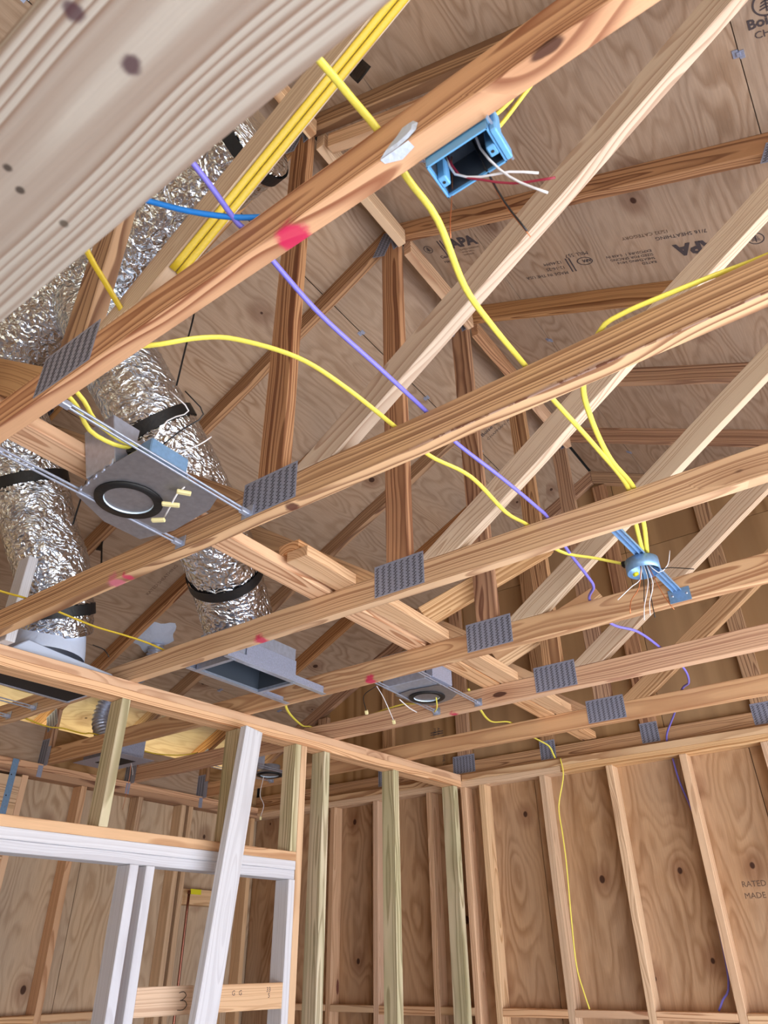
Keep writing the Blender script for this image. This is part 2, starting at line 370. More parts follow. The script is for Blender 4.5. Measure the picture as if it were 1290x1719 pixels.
def hexa(name, corners8, mat, parent=None, r=0.):
    """box from 4 bottom + 4 top world corners"""
    c = sum((Vector(v) for v in corners8), Vector())/8; bm = bmesh.new(); v = [bm.verts.new(Vector(p)-c) for p in corners8]
    for f in ((0, 1, 2, 3), (7, 6, 5, 4), (0, 4, 5, 1), (1, 5, 6, 2), (2, 6, 7, 3), (3, 7, 4, 0)): bm.faces.new([v[i] for i in f])
    bev(bm, r)
    return link(name, bm_mesh(bm, name), mat, parent, Matrix.Translation(c))
def slab(name, poly, z0, z1, mat, parent=None, r=0.):
    """flat plate: polygon in XY between z0 and z1 (world)"""
    cx = sum(p[0] for p in poly)/len(poly); cy = sum(p[1] for p in poly)/len(poly); bm = bmesh.new()
    a = [bm.verts.new((p[0]-cx, p[1]-cy, z0)) for p in poly]; b = [bm.verts.new((p[0]-cx, p[1]-cy, z1)) for p in poly]
    bm.faces.new(a[::-1]); bm.faces.new(b)
    for i in range(len(a)): bm.faces.new((a[i], a[(i+1) % len(a)], b[(i+1) % len(a)], b[i]))
    bev(bm, r)
    return link(name, bm_mesh(bm, name), mat, parent, Matrix.Translation((cx, cy, 0)))

# ------------------------------------------------------------------ large structure: ground, floor
g_ = box('ground', (-22, -22, -.35), (22, 22, -.2), 'earth'); tag(g_, kind='structure')
f_ = box('floor', (XL, -3.3, -.2), (XRT, 4.2, 0), 'concrete'); tag(f_, kind='structure')

# roof deck: panels laid with the long side across the trusses, grain along Y
ceiling = thing('ceiling', (XK, 1.5, ZR), kind='structure')
for side, rows in ((1, [0, .392, 1.588, 2.80, 4.02]), (-1, [0, .44, 1.64, 2.86, 4.06])):
    sl = Vector((side, 0, -.5)).normalized(); nrm = Vector((side*.5, 0, 1)).normalized()
    for ri in range(len(rows)-1):
        a, b = rows[ri]+(.002 if ri else .01), rows[ri+1]-.002
        ys = [-3.4]; y = -3.4+(1.219 if (ri+(side > 0)) % 2 else 2.438)
        off = T(0)+.019-(round((T(0)+.019+3.4)/1.2192)*1.2192) + 3.4
        y = -3.4+off+(1.2192 if (ri+(side > 0)) % 2 else 0)
        while y < 4.2:
            if y > ys[-1]+.3: ys.append(y)
            y += 2.4384
        ys.append(4.25)
        for y0, y1 in zip(ys, ys[1:]):
            c = Vector((XK, (y0+y1)/2, ZR))+sl*(a+b)/2+nrm*.006
            bm = bmesh.new(); bmesh.ops.create_cube(bm, size=1, matrix=Matrix.Diagonal((y1-y0-.003, b-a, .0119, 1)))
            F = frame((0, 1, 0), nrm); F.translation = c
            link('roof_panel', bm_mesh(bm, 'roof_panel'), 'deck', ceiling, F)
    # underlay seen as the dark line in the joints
    c = Vector((XK, .42, ZR))+sl*2.04+nrm*.016
    bm = bmesh.new(); bmesh.ops.create_cube(bm, size=1, matrix=Matrix.Diagonal((7.7, 4.06, .006, 1)))
    F = frame((0, 1, 0), nrm); F.translation = c
    link('underlay', bm_mesh(bm, 'underlay'), 'felt', ceiling, F)
    for L in rows[1:-1]:      # H clips in the joints, midway between trusses
        for k in range(-1, 6):
            yc = T(k)+.019+S/2+random.uniform(-.03, .03)
            c = Vector((XK, yc, ZR))+sl*L-nrm*.0015
            bm = bmesh.new(); bmesh.ops.create_cube(bm, size=1, matrix=Matrix.Translation((0, .008, 0)) @ Matrix.Diagonal((.026, .016, .002, 1)))
            bmesh.ops.create_cube(bm, size=1, matrix=Matrix.Translation((.006, -.008, 0)) @ Matrix.Diagonal((.026, .014, .002, 1)))
            bmesh.ops.create_cube(bm, size=1, matrix=Matrix.Translation((.002, 0, -.002)) @ Matrix.Diagonal((.014, .01, .004, 1)))
            F = frame((0, 1, 0), nrm); F.translation = c
            link('panel_clip', bm_mesh(bm, 'panel_clip'), 'galv', ceiling, F)

# ------------------------------------------------------------------ gusset plates
_pl = {}
def plate_mesh(w, h):
    key = (round(w, 3), round(h, 3))
    if key in _pl: return _pl[key]
    bm = bmesh.new(); bmesh.ops.create_cube(bm, size=1, matrix=Matrix.Diagonal((w, .0014, h, 1))); bev(bm, .0004)
    pm = bm_mesh(bm, 'gusset_plate'); bm = bmesh.new()
    nc = max(2, round(w/.0245)); cw = w/nc; rows = int((h-.006)/.0058)
    for i in range(nc):
        for j in range(rows):
            x = -w/2+cw*(i+.5)+(.0022 if j % 2 else -.0022); z = -h/2+.005+j*.0058
            vs = [bm.verts.new((x+a, -.0011, z+b)) for a, b in ((-.0052, -.0016), (.0052, .0006), (.0052, .0034), (-.0052, .0012))]
            bm.faces.new(vs[::-1])
    sm = bpy.data.meshes.new('plate_slots'); bm.to_mesh(sm); bm.free()
    _pl[key] = (pm, sm); return _pl[key]
def plate(parent, x, z, w, h, y, rot=0.):
    pm, sm = plate_mesh(w, h)
    F = Matrix.Translation((x, y-.0008, z)) @ Matrix.Rotation(rot, 4, 'Y')
    p = link('gusset_plate', pm, 'galv', parent, F)
    s = link('plate_slots', sm, 'dark', p, F); s['kind'] = 'stuff'

# ------------------------------------------------------------------ trusses
def truss(k, label, chord, web=True, webmat='web', x1=XRT):
    y0, y1 = T(k), T(k)+.038
    t = thing('roof_truss', (XK, y0, H0), label, 'roof truss', 'roof trusses in a row')
    member('bottom_chord', [(XL, H0), (x1, H0), (x1, H0+.089), (XL, H0+.089)], y0, y1, (1, 0), chord, t)
    for s in (1, -1):
        xe = XK+s*3.6
        member('top_chord', [(XK+s*.0008, ZR-TOPCH), (xe, zdeck(xe)-TOPCH), (xe, zdeck(xe)), (XK+s*.0008, ZR)][::s], y0, y1, (s, -.5), 'top', t)
        xh = XL if s < 0 else x1
        a, b_ = sorted((xh, xh-s*.089))
        pts = [(a, H0+.09), (b_, H0+.09), (b_, zdeck(b_)-TOPCH-.001), (a, zdeck(a)-TOPCH-.001)]
        member('heel_post', pts, y0, y1, (0, 1), 'top', t)
        # diagonal web from the foot of the king post to the quarter point
        sl = .683; ln = lambda x, off: 2.566+off+sl*(s*(x-XK)-.104)
        big = [(XK+s*.02, ln(XK+s*.02, -.054)), (XK+s*2.2, ln(XK+s*2.2, -.054)), (XK+s*2.2, ln(XK+s*2.2, .054)), (XK+s*.02, ln(XK+s*.02, .054))]
        big = clip(big, 0, -1, -(H0+.0898)); big = clip(big, -s, 0, -s*(XK+s*.0455))
        big = clip(big, s*.5, 1, ZR-TOPCH-.001+s*.5*XK)
        member('diagonal_web', big, y0, y1, (s, sl), webmat if s > 0 else 'web', t)
        plate(t, XK+s*1.46, zdeck(XK+s*1.46)-.10, .13, .085, y0, s*R(26.6))
        if k < 6: plate(t, XL+.05 if s < 0 else x1-.05, H0+.075, .075, .15, y0, 0)
        if k < 6: plate(t, XL+.06 if s < 0 else x1-.06, zdeck(XL)-.12, .1, .11, y0, s*R(26))
    kp = [(XK-.0445, H0+.0898), (XK+.0445, H0+.0898), (XK+.0445, ZR), (XK-.0445, ZR)]
    kp = clip(kp, .5, 1, ZR-TOPCH-.001+.5*XK); kp = clip(kp, -.5, 1, ZR-TOPCH-.001-.5*XK)
    member('king_post', kp, y0, y1, (0, 1), 'king', t)
    plate(t, -1.163, H0+.068, .196, .115, y0)
    plate(t, XK-.03, ZR-.115, .075, .14, y0, R(28)); plate(t, XK+.035, ZR-.115, .055, .14, y0, R(-10))
    return t
tr = {}
LBL = {-1: ('joist of the truss overhead just behind the foreground header, pale pine', 'chord'),
 0: ('nearest truss with pink paint spot and white sealant blob on its lower beam', 'chordA'),
 1: ('second truss, its lower beam with a bark edge and a knot beside the plate', 'chordB'),
 2: ('third truss from the camera, pink mark above the open air register', 'chordC'),
 3: ('fourth truss, its beam carrying the foot of the round box hanger', 'chordD'),
 4: ('fifth truss, behind the small recessed light in the middle of the ceiling', 'chordE'),
 5: ('sixth truss, last one before the gable end, swirling grain on its beam', 'chordD')}
WEBM = wood('brace_white_pine', (206, 186, 162), (160, 124, 94), 130, .6, .1)
for k in range(-1, 6):
    tr[k] = truss(k, LBL[k][0], LBL[k][1], webmat=WEBM if k < 5 else 'web')
# extra bracing and sister piece belonging to single trusses
member('sister_board', [(-1.06, 4.15), (-.25, 3.74), (-.25, 3.83), (-1.06, 4.24)], T(1)+.0395, T(1)+.0775, (1, -.5), 'brace', tr[1])

# gable truss with studs every two feet
yg = 4.142
gt = thing('gable_truss', (XK, yg, H0), 'sheathed end truss with upright members standing on the far wall plate', 'roof truss')
member('bottom_chord', [(XL, H0), (XRT, H0), (XRT, H0+.089), (XL, H0+.089)], yg, yg+.038, (1, 0), 'king', gt)
for s in (1, -1):
    xe = XK+s*3.6
    member('top_chord', [(XK+s*.0008, ZR-TOPCH), (xe, zdeck(xe)-TOPCH), (xe, zdeck(xe)), (XK+s*.0008, ZR)][::s], yg, yg+.038, (s, -.5), 'top', gt)
gx = [-2.335-1.2*1, -2.335-.6, -2.335, -1.752, -1.135, -.545, .06, .66, 1.26]
for x in gx:
    ztop = min(zdeck(x-.0445), zdeck(x+.0445))-TOPCH-.001
    box('gable_stud', (x-.0445, yg, H0+.09), (x+.0445, yg+.038, ztop), 'king', gt, .002, 'Z')
    plate(gt, x, H0+.075, .1 if x > -2 else .16, .11, yg)

# ------------------------------------------------------------------ walls
def studrow(root, xs, y0, y1, mats, names='stud', z0=.038, z1=H0-.076):
    for i, x in enumerate(xs): box(names, (x, y0, z0), (x+.038, y1, z1), mats(i), root, .002, 'Z')
wg = thing('wall_gable', (XK, YG, 0), kind='structure')
ps = [XL, -3.1, -1.88, -.66, .56, XRT]
for a, b in zip(ps, ps[1:]):
    F = frame((0, 0, 1), (0, -1, 0)); c = Vector(((a+b)/2, YG+.089+.006, 1.25)); F.translation = c
    bm = bmesh.new(); bmesh.ops.create_cube(bm, size=1, matrix=Matrix.Diagonal((2.5, b-a-.004, .0119, 1)))
    link('plywood_sheet', bm_mesh(bm, 'plywood_sheet'), 'wply', wg, F)
ps = [XL, -3.5, -2.28, -1.06, .16, 1.38, XRT]
for a, b in zip(ps, ps[1:]):
    for za, zb in ((2.503, 3.72), (3.724, 4.4)):
        poly = [(a+.002, za), (b-.002, za), (b-.002, zb), (a+.002, zb)]
        poly = clip(poly, .5, 1, ZR+.5*XK-.002); poly = clip(poly, -.5, 1, ZR-.5*XK-.002)
        if len(poly) > 2: member('plywood_sheet', poly, yg+.0385, yg+.05, (1, 0), 'gply', wg, 0)
box('plywood_backing', (XL-.02, YG+.103, 0), (XRT, YG+.106, 2.9), 'felt', wg)
box('ridge_light_seal', (XK-.06, -3.4, ZR+.018), (XK+.06, 4.27, ZR+.022), 'felt', ceiling)  # unseen strip added to stop sky light leaking in at the ridge
member('plywood_backing', [(XL-.02, 2.9), (XRT, 2.9), (XK, ZR+.0)], YG+.103, YG+.106, (1, 0), 'felt', wg, 0)  # unseen panel added against sky light leaking through the gable gaps
box('plywood_backing', (XL-.016, T(6)-.06, 2.45), (XL-.013, YG+.106, 2.92), 'felt', wg)  # added to block light leaking in at the eave corner
box('bottom_plate', (XL, YG, .001), (XRT, YG+.089, .038), 'stud', wg, .002)
box('top_plate', (XL+.09, YG, H0-.038), (XP(YG)+.0, YG+.089, H0-.0005), 'chord', wg, .002)
box('top_plate', (XP(YG)+.003, YG, H0-.038), (XRT, YG+.089, H0-.0005), 'brace', wg, .002)
box('top_plate', (XL, YG, H0-.076), (XK-.5, YG+.089, H0-.0385), 'studgap', wg, .002)
box('top_plate', (XK-.498, YG, H0-.076), (XRT, YG+.089, H0-.0385), 'brace', wg, .002)
sx = [-3.80, -3.393, -3.026, -2.60, -2.345, -2.2137, -1.8073, -1.4009, -.9945, -.588, -.18, .22, .63, 1.03, 1.44, 1.80]
for i, x in enumerate(sx):
    mt = 'studgap' if x < -2.1 else 'stud'
    box('stud', (x, YG+.0005, .038), (x+.038, YG+.0885, H0-.0765), mt, wg, .002, 'Z')
# corner backing studs laid flat behind the partition end
box('stud', (-2.43, YG-.04, .038), (-2.395, YG-.001, H0-.0765), 'stud', wg, .002, 'Z')
for a, b in zip(sx, sx[1:]):
    if b-a > .2: box('blocking', (a+.0385, YG+.0005, 1.262+random.uniform(-.008, .008)), (b-.0005, YG+.0885, 1.300), 'brace', wg, .002)

we = thing('wall_eave', (XL, 2., 0), kind='structure')
ys = [-3.3, -2.1, -.9, .3, 1.53, 2.75, 3.97, 4.18]
for a, b in zip(ys, ys[1:]):
    F = frame((0, 0, 1), (1, 0, 0)); F.translation = Vector((XL-.006, (a+b)/2, 1.25))
    bm = bmesh.new(); bmesh.ops.create_cube(bm, size=1, matrix=Matrix.Diagonal((2.5, b-a-.004, .0119, 1)))
    link('plywood_sheet', bm_mesh(bm, 'plywood_sheet'), 'paleply', we, F)
box('sheathing_backing', (XL-.016, -3.3, 0), (XL-.013, 4.2, 2.5), 'felt', we)
xe0, xe1 = XL+.0005, XL+.089
box('bottom_plate', (xe0, -3.3, .001), (xe1, YG-.001, .038), 'stud', we, .002, 'Y')
box('top_plate', (xe0, -3.3, H0-.038), (xe1, YG+.085, H0-.0005), 'chord', we, .002, 'Y')
box('top_plate', (xe0, -3.3, H0-.076), (xe1, YG-.001, H0-.0385), 'king', we, .002, 'Y')
ey = [y for y in (-2.9, -2.5, -2.1, -1.7, -1.3, -.9, -.5, -.1, .3, .7, 1.1, 1.51, 1.92, 2.2145, 2.597, 3.016, 3.372, 3.435, 3.86, 4.03)]
for i, y in enumerate(ey):
    box('stud', (xe0, y, .038), (xe1, y+.038, H0-.0765), 'stud' if i % 3 else 'web', we, .002, 'Z')
for a, b in zip(ey, ey[1:]):
    if .2 < b-a and b < 3.2: box('blocking', (xe0, a+.0385, 1.262), (xe1, b-.0005, 1.30), 'brace', we, .002, 'Y')
box('blocking', (xe0, 3.4735, 1.845), (xe1, 3.8595, 1.935), 'stud', we, .002, 'Y')
for i in range(3):   # stack of short boards filling the corner left of the strap
    box('filler_board', (xe0, 1.9585, 2.0+.14*i), (xe1+.002, 2.2135, 2.138+.14*i), 'brace', we, .002, 'Y')
for k in range(-1, 6):
    a = T(k)+.0385; b = (T(k+1) if k < 5 else yg)-.0005
    F = frame((0, 1, 0), (1, 0, 0)); F.translation = Vector((XL+.008, (a+b)/2, H0+.115))
    bm = bmesh.new(); bmesh.ops.create_cube(bm, size=1, matrix=Matrix.Diagonal((b-a, .23, .0119, 1)))
    link('heel_blocking', bm_mesh(bm, 'heel_blocking'), 'gply' if k % 2 else 'deck', we, F)

wb = thing('wall_back_blocker', (XK, -3.35, 0), kind='structure')  # unseen wall, added to cut the light coming in from behind
box('plywood_sheet', (XL, -3.42, 0), (-1.4, -3.40, 2.3), 'wply', wb)
box('plywood_sheet', (.9, -3.42, 0), (XRT, -3.40, 2.3), 'wply', wb)
member('plywood_sheet', [(XL, 2.3), (XRT, 2.3), (XRT, zdeck(XRT)), (XK, ZR), (XL, zdeck(XL))], -3.42, -3.40, (1, 0), 'gply', wb, 0)
wr = thing('wall_right', (XRT, 0, 0), kind='structure')
box('top_plate', (XRT-.089, -3.3, H0-.076), (XRT-.0005, YG-.001, H0-.0005), 'stud', wr, .002, 'Y')
box('bottom_plate', (XRT-.089, -3.3, .001), (XRT-.0005, YG-.001, .038), 'stud', wr, .002, 'Y')
for i in range(19):
    box('stud', (XRT-.0885, -3.29+.4064*i, .0385), (XRT-.001, -3.252+.4064*i, H0-.0765), 'stud', wr, .002, 'Z')

# ------------------------------------------------------------------ partition with two doorways
wp = thing('wall_partition', (XP(1.2), 1.2, 0), kind='structure')
PD = Vector((math.sin(-PANG), math.cos(PANG), 0)); PN = Vector((math.cos(PANG), -math.sin(-PANG), 0))
def pstick(name, y0, y1, z0, z1, mat, d0=0., d1=.089, par=wp, r=.002, vertical=False):
    """piece of the partition: y range, z range, depth d0..d1 behind its face"""
    a = Vector((XP(y0), y0, 0)); b = Vector((XP(y1), y1, 0)); dm = -(d0+d1)/2*PN; zm = (z0+z1)/2
    if vertical:
        c = (a+b)/2+dm
        return stick(name, (c.x, c.y, z0), (c.x, c.y, z1), (b-a).length, d1-d0, mat, par, PN, r)
    p, q = a+dm, b+dm
    return stick(name, (p.x, p.y, zm), (q.x, q.y, zm), d1-d0, z1-z0, mat, par, (0, 0, 1), r)
YE = YG-.003
pstick('top_plate', -.8, YE, H0-.038, H0-.0005, 'stud')
pstick('top_plate', -.8, YE, H0-.076, H0-.0385, 'brace')
for y, mt in ((3.425, 'green'), (4.0, 'green'), (2.868, 'green')):
    pstick('stud', y, y+.044, .001, H0-.0765, mt, vertical=True)
pstick('king_stud', 2.7085, 2.7465, .001, H0-.0765, 'stud', vertical=True)
HZ0 = 1.833; HZ1 = 1.908
for (y, mt) in ((1.700, 'green'), (2.300, 'green'), (2.668, 'green'), (1.1, 'green')):
    pstick('cripple_stud', y, y+.038, 1.947, H0-.0765, mt, vertical=True)
pstick('header_plate', .2, 2.707, 1.909, 1.9465, 'brace')
pstick('header', .2, 2.707, 1.871, 1.9085, 'white')
pstick('header', .2, 2.707, 1.8325, 1.8705, 'white', .004)
pstick('jack_stud', 1.858, 1.896, .001, 1.832, 'white', vertical=True)
pstick('jack_stud', 1.929, 1.967, .001, 1.832, 'white', vertical=True)
pstick('stud', 1.8965, 1.9285, .001, 1.832, 'king', .055, vertical=True)  # darker pine stands in for the shaded gap between the jack studs
pstick('jack_stud', 2.670, 2.708, .001, 1.832, 'white', vertical=True)
for (a, b) in ((1.9675, 2.215), (2.28, 2.7085)):
    pstick('cross_board', a, b, 1.352, 1.443, 'stud', .003, .022)
def mark(txt, loc, xdir, nrm, size, par, name='stamp', mat='ink', bold=.0):
    """flat printed lettering lying on a surface (1 mm proud at most)"""
    cu = bpy.data.curves.new('t', 'FONT'); cu.body = txt; cu.size = size; cu.offset = bold*size; cu.resolution_u = 2
    o = bpy.data.objects.new('t', cu); COL.objects.link(o)
    bpy.context.view_layer.update()
    me = bpy.data.meshes.new_from_object(o.evaluated_get(bpy.context.evaluated_depsgraph_get()))
    bpy.data.objects.remove(o); me.materials.clear()
    F = frame(xdir, nrm); F.translation = Vector(loc)
    q = link(name, me, mat, par, F); q['kind'] = 'stuff'; return q

# ------------------------------------------------------------------ loose lumber
def loose(name, p0, p1, w, t, mat, label, cat='board', up=(0, 0, 1), group=None):
    o = stick(name, p0, p1, w, t, mat, None, up); return tag(o, label, cat, group)
zb = H0+.089+.0195
loose('lateral_brace', (-1.50, -.6, zb), (-1.50, 2.46, zb), .089, .038, 'brace', 'long pale board laid flat across the nearer beams, left one of the overlapping pair')
loose('lateral_brace', (-1.385, 1.466, zb+.0), (-1.385, 3.62, zb), .089, .038, 'stud', 'pale board laid flat across the middle beams with its cut end over the third beam')
loose('lateral_brace', (-1.482, 2.50, zb), (-1.482, 4.13, zb), .089, .038, 'brace', 'pale board laid flat across the far beams toward the gable end')
loose('end_block', (-1.428, 1.47, zb+.039), (-1.428, 1.71, zb+.039), .089, .038, 'brace', 'short pale block with clean cut end lying on the overlap of the flat boards')
loose('slanted_brace', (-1.405, 2.245, 2.675), (-1.0, 2.64, 3.05), .038, .089, 'brace', 'short slanted board with mitred end rising behind the fourth beam joint', 'brace', up=(0, 0, 1))
loose('slanted_brace', (-1.405, 2.855, 2.675), (-1.0, 3.25, 3.05), .038, .089, 'brace', 'short slanted board with mitred end behind the fifth beam joint', 'brace', up=(0, 0, 1))
for k in range(0, 5):
    lb = ['first', 'second', 'third', 'fourth', 'fifth'][k]
    loose('ridge_blocking', (-1.10, T(k)+.04, 4.235), (-1.10, T(k+1)-.002, 4.245), .038, .089, ['brace', 'stud', 'brace', 'top', 'stud'][k],
          'pale ridge board fixed between truss peaks, %s bay from the camera' % lb, 'board')
loose('left_hanger', (-2.56, 1.19, H0+.002), (-2.56, 1.19, 2.86), .038, .075, 'white', 'short white upright post standing by the partition beside the left duct', 'post', up=(1, 0, 0))
loose('leaning_stud', (-2.375, 2.14, 1.0), (-2.374, 2.290, 2.405), .105, .038, 'white', 'white two-by-four leaning against the front of the doorway frame', 'board', up=(1, 0, 0))
hd = loose('door_header', (-1.6, .1165, 2.069), (.9, .1165, 2.069), .1385, .038, 'header', 'blurred pale knotty board crossing the top left corner close to the camera', 'door header')
for x in (-1.6, .9):
    o = box('doorway_stud', (x-.019, .072, 0), (x+.019, .161, 2.0495), 'stud', hd, .002, 'Z')

# ------------------------------------------------------------------ cables
def cable(name, pts, mat, label, ra=.0066, rb=.0034, group=None, cat='cable', parent=None, up=(0, 0, 1)):
    o = tube(name, pts, ra, mat, parent, rb=rb, seg=10, step=.025, up=up)
    return tag(o, label, cat, group) if label else o
ZC = .0085
cable('electrical_cable', [(-.40, .2, 2.645), (-.377, .379, 2.63), (-.369, .448, 2.62), (-.361, .509, 2.606), (-.367, .598, 2.600), (-.365, .687, 2.59), (-.396, .83, 2.58), (-.403, .95, 2.585), (-.408, 1.112, 2.606), (-.403, 1.254, 2.6), (-.388, 1.467, 2.59), (-.392, 1.722, 2.606), (-.434, 1.896, 2.59), (-.464, 2.030, 2.562)],
      'yellow', 'yellow cable from the header past the sealant smear to the round box')
cable('electrical_cable', [(.75, 1.128, 2.606), (.3, 1.13, 2.606), (.092, 1.132, 2.615), (-.004, 1.118, 2.612), (-.093, 1.106, 2.608), (-.185, 1.10, 2.606), (-.24, 1.12, 2.606), (-.324, 1.24, 2.605), (-.357, 1.362, 2.6), (-.378, 1.54, 2.595), (-.379, 1.735, 2.606), (-.414, 1.907, 2.59), (-.452, 2.034, 2.562)],
      'yellow', 'yellow cable lying along the second beam at right and dropping to the round box')
cable('electrical_cable', [(-1.2, .55, 2.603), (-1.09, .56, 2.606), (-1.0, .606, 2.61), (-.942, .662, 2.64), (-.892, .718, 2.65), (-.817, .828, 2.64), (-.778, .949, 2.62), (-.758, 1.123, 2.606), (-.749, 1.262, 2.6), (-.705, 1.392, 2.59), (-.712, 1.607, 2.59), (-.703, 1.739, 2.606), (-.689, 1.929, 2.6), (-.604, 2.006, 2.58), (-.53, 2.036, 2.548)],
      'yellow', 'yellow cable arching across the middle to the left side of the round box')
cable('data_cable', [(-.64, .2, 2.64), (-.645, .378, 2.62), (-.66, .496, 2.608), (-.654, .519, 2.606), (-.663, .6, 2.603), (-.666, .733, 2.59), (-.66, .925, 2.59), (-.666, 1.122, 2.606), (-.667, 1.252, 2.6), (-.642, 1.439, 2.59), (-.629, 1.63, 2.59), (-.638, 1.74, 2.606), (-.666, 1.937, 2.6), (-.678, 2.117, 2.59), (-.693, 2.217, 2.59), (-.757, 2.35, 2.606), (-.766, 2.585, 2.6), (-.712, 2.72, 2.6), (-.697, 2.95, 2.606), (-.686, 3.243, 2.6), (-.723, 3.463, 2.6), (-.784, 3.57, 2.606), (-.926, 3.919, 2.6), (-1.03, 4.10, 2.555), (-1.05, 4.13, 2.515)],
      'purple', 'long violet cable crossing all the beams from the header to the gable wall', .0052, .0052)
cable('data_cable', [(-1.045, 4.155, 2.43), (-1.035, 4.15, 2.307), (-1.002, 4.15, 2.141), (-1.003, 4.155, 2.0), (-1.004, 4.155, 1.7), (-1.015, 4.15, 1.42), (-1.06, 4.15, 1.346), (-1.088, 4.15, 1.305)],
      'purple', 'violet cable hanging down inside the gable wall behind a stud', .0048, .0048)
cable('data_cable', [(-.86, .3, 2.67), (-.771, .387, 2.64), (-.717, .434, 2.62), (-.66, .481, 2.61), (-.611, .513, 2.606), (-.56, .545, 2.602), (-.5, .57, 2.6)],
      'blue', 'short bright blue cable crossing the violet one above the nearest beam', .0052, .0052)
cable('electrical_cable', [(-.94, .33, 2.69), (-.97, .395, 2.66), (-.989, .457, 2.64), (-1.001, .523, 2.606), (-1.01, .536, 2.603)],
      'yellow2', 'short yellow cable coming from the header down onto the nearest beam beside its metal plate')
cable('electrical_cable', [(-1.28, .545, 2.603), (-1.302, .61, 2.6), (-1.313, .662, 2.565), (-1.304, .724, 2.558), (-1.300, .775, 2.575)], 'yellow', 'yellow cable looping to the large recessed light, the lower of two')
cable('electrical_cable', [(-1.25, .545, 2.603), (-1.274, .61, 2.6), (-1.274, .651, 2.565), (-1.277, .721, 2.557), (-1.288, .775, 2.575)], 'yellow', 'yellow cable looping to the large recessed light, the upper of two')
cable('electrical_cable', [(-2.2, 2.34, 2.606), (-2.371, 2.5, 2.56), (-2.54, 2.80, 2.57), (-2.602, 2.95, 2.603), (-2.6, 3.1, 2.6)], 'yellow', 'short yellow cable by the air register running over the partition')
cable('electrical_cable', [(-2.65, 3.1, 2.606), (-2.533, 3.06, 2.57), (-2.30, 3.0, 2.606), (-2.15, 2.965, 2.606), (-1.98, 2.93, 2.604), (-1.86, 2.873, 2.57), (-1.72, 2.82, 2.55), (-1.66, 2.76, 2.555)], 'yellow', 'yellow cable running left from under the middle recessed light along the fifth beam')
cable('electrical_cable', [(-1.60, 2.93, 2.606), (-1.628, 3.076, 2.555), (-1.70, 3.33, 2.56), (-1.70, 3.56, 2.606), (-1.71, 3.8, 2.59), (-1.726, 3.928, 2.6), (-1.696, 4.03, 2.575), (-1.69, 4.06, 2.54), (-1.69, 4.085, 2.515)], 'yellow', 'yellow cable sagging from the fifth beam to the gable wall plate')
cable('electrical_cable', [(-1.655, 4.08, 2.508), (-1.650, 4.076, 2.408), (-1.702, 4.076, 2.248), (-1.702, 4.076, 2.1), (-1.703, 4.076, 1.951), (-1.716, 4.076, 1.7), (-1.722, 4.076, 1.49), (-1.702, 4.076, 1.377), (-1.685, 4.08, 1.305)], 'yellow', 'yellow cable stapled down the front of a gable wall stud', .0055, .003, up=(1, 0, 0))
cable('electrical_cable', [(-2.37, .9, 2.606), (-2.398, 1.048, 2.62), (-2.35, 1.134, 2.606), (-2.351, 1.28, 2.6), (-2.358, 1.411, 2.6), (-2.352, 1.541, 2.606), (-2.353, 1.656, 2.61), (-2.357, 1.767, 2.606), (-2.36, 1.9, 2.6)], 'yellow2', 'yellow cable crossing in front of the left duct above the partition')
cable('electrical_cable', [(-3.2, 1.3, 2.606), (-3.254, 1.539, 2.60), (-3.281, 1.70, 2.606), (-3.228, 1.80, 2.6)], 'yellow2', 'drab yellow cable above the left doorway in front of the bright eave')
cable('electrical_cable', [(-3.6, 1.76, 2.6), (-3.6, 1.993, 2.57), (-3.57, 2.078, 2.57), (-3.606, 2.222, 2.58), (-3.65, 2.34, 2.606), (-3.62, 2.671, 2.57), (-3.57, 2.855, 2.58), (-3.52, 2.96, 2.606)], 'yellow2', 'thin yellow cable sagging over the left room toward the eave')
# doubled cable stapled under the diagonal of the nearest truss
for j, (off, lb) in enumerate(((-.0085, 'outer'), (.0075, 'inner'))):
    pts = []
    for s_ in (0., .2, .45, .7, .95, 1.1):
        x = -.86+s_; z = 2.566-.054-.0045+.683*((x-XK)-.104); pts.append((x, .518+off, z))
    cable('electrical_cable', pts, 'yellow2', 'yellow cable stapled under the light diagonal by the header, %s of the pair' % lb, .0075, .0036, up=(.56, 0, -.83))

# ------------------------------------------------------------------ foil ducts
def duct(name, pts, r, label, straps=(), strap_w=.045):
    t = thing(name, pts[-1], label, 'duct')
    nz = lambda i, a, p: 1+.035*noise.noise(Vector((p.x*7+math.cos(a)*1.6, p.y*7+math.sin(a)*1.6, p.z*9)))+.012*math.sin(i*1.9+2*math.sin(a*2+i*.3))
    bm = tube_bm(pts, r, seg=40, step=.014, rad=nz)
    link('foil_sleeve', bm_mesh(bm, 'foil_sleeve', True), 'foil', t)
    P = catmull(pts, .014)
    for f in straps:
        i = int(f*(len(P)-1)); i = min(max(i, 2), len(P)-3); c = P[i]; d = (P[i+1]-P[i-1]).normalized()
        a, b = c-d*strap_w/2, c+d*strap_w/2
        bm = tube_bm([a, b], r*1.045, seg=40, cap=False)
        link('black_band', bm_mesh(bm, 'black_band', True), 'black', t)
    return t
R1 = .150
dT = duct('trunk_duct', [(-1.07, .82, 3.785), (-1.3, .82, 3.77), (-1.7, .82, 3.72), (-2.0, .80, 3.68), (-2.39, .77, 3.55), (-2.62, .76, 3.46), (-2.9, .76, 3.36)], .150,
          'foil air duct running level behind the diagonal, partly hidden by the foreground header', (.0,))
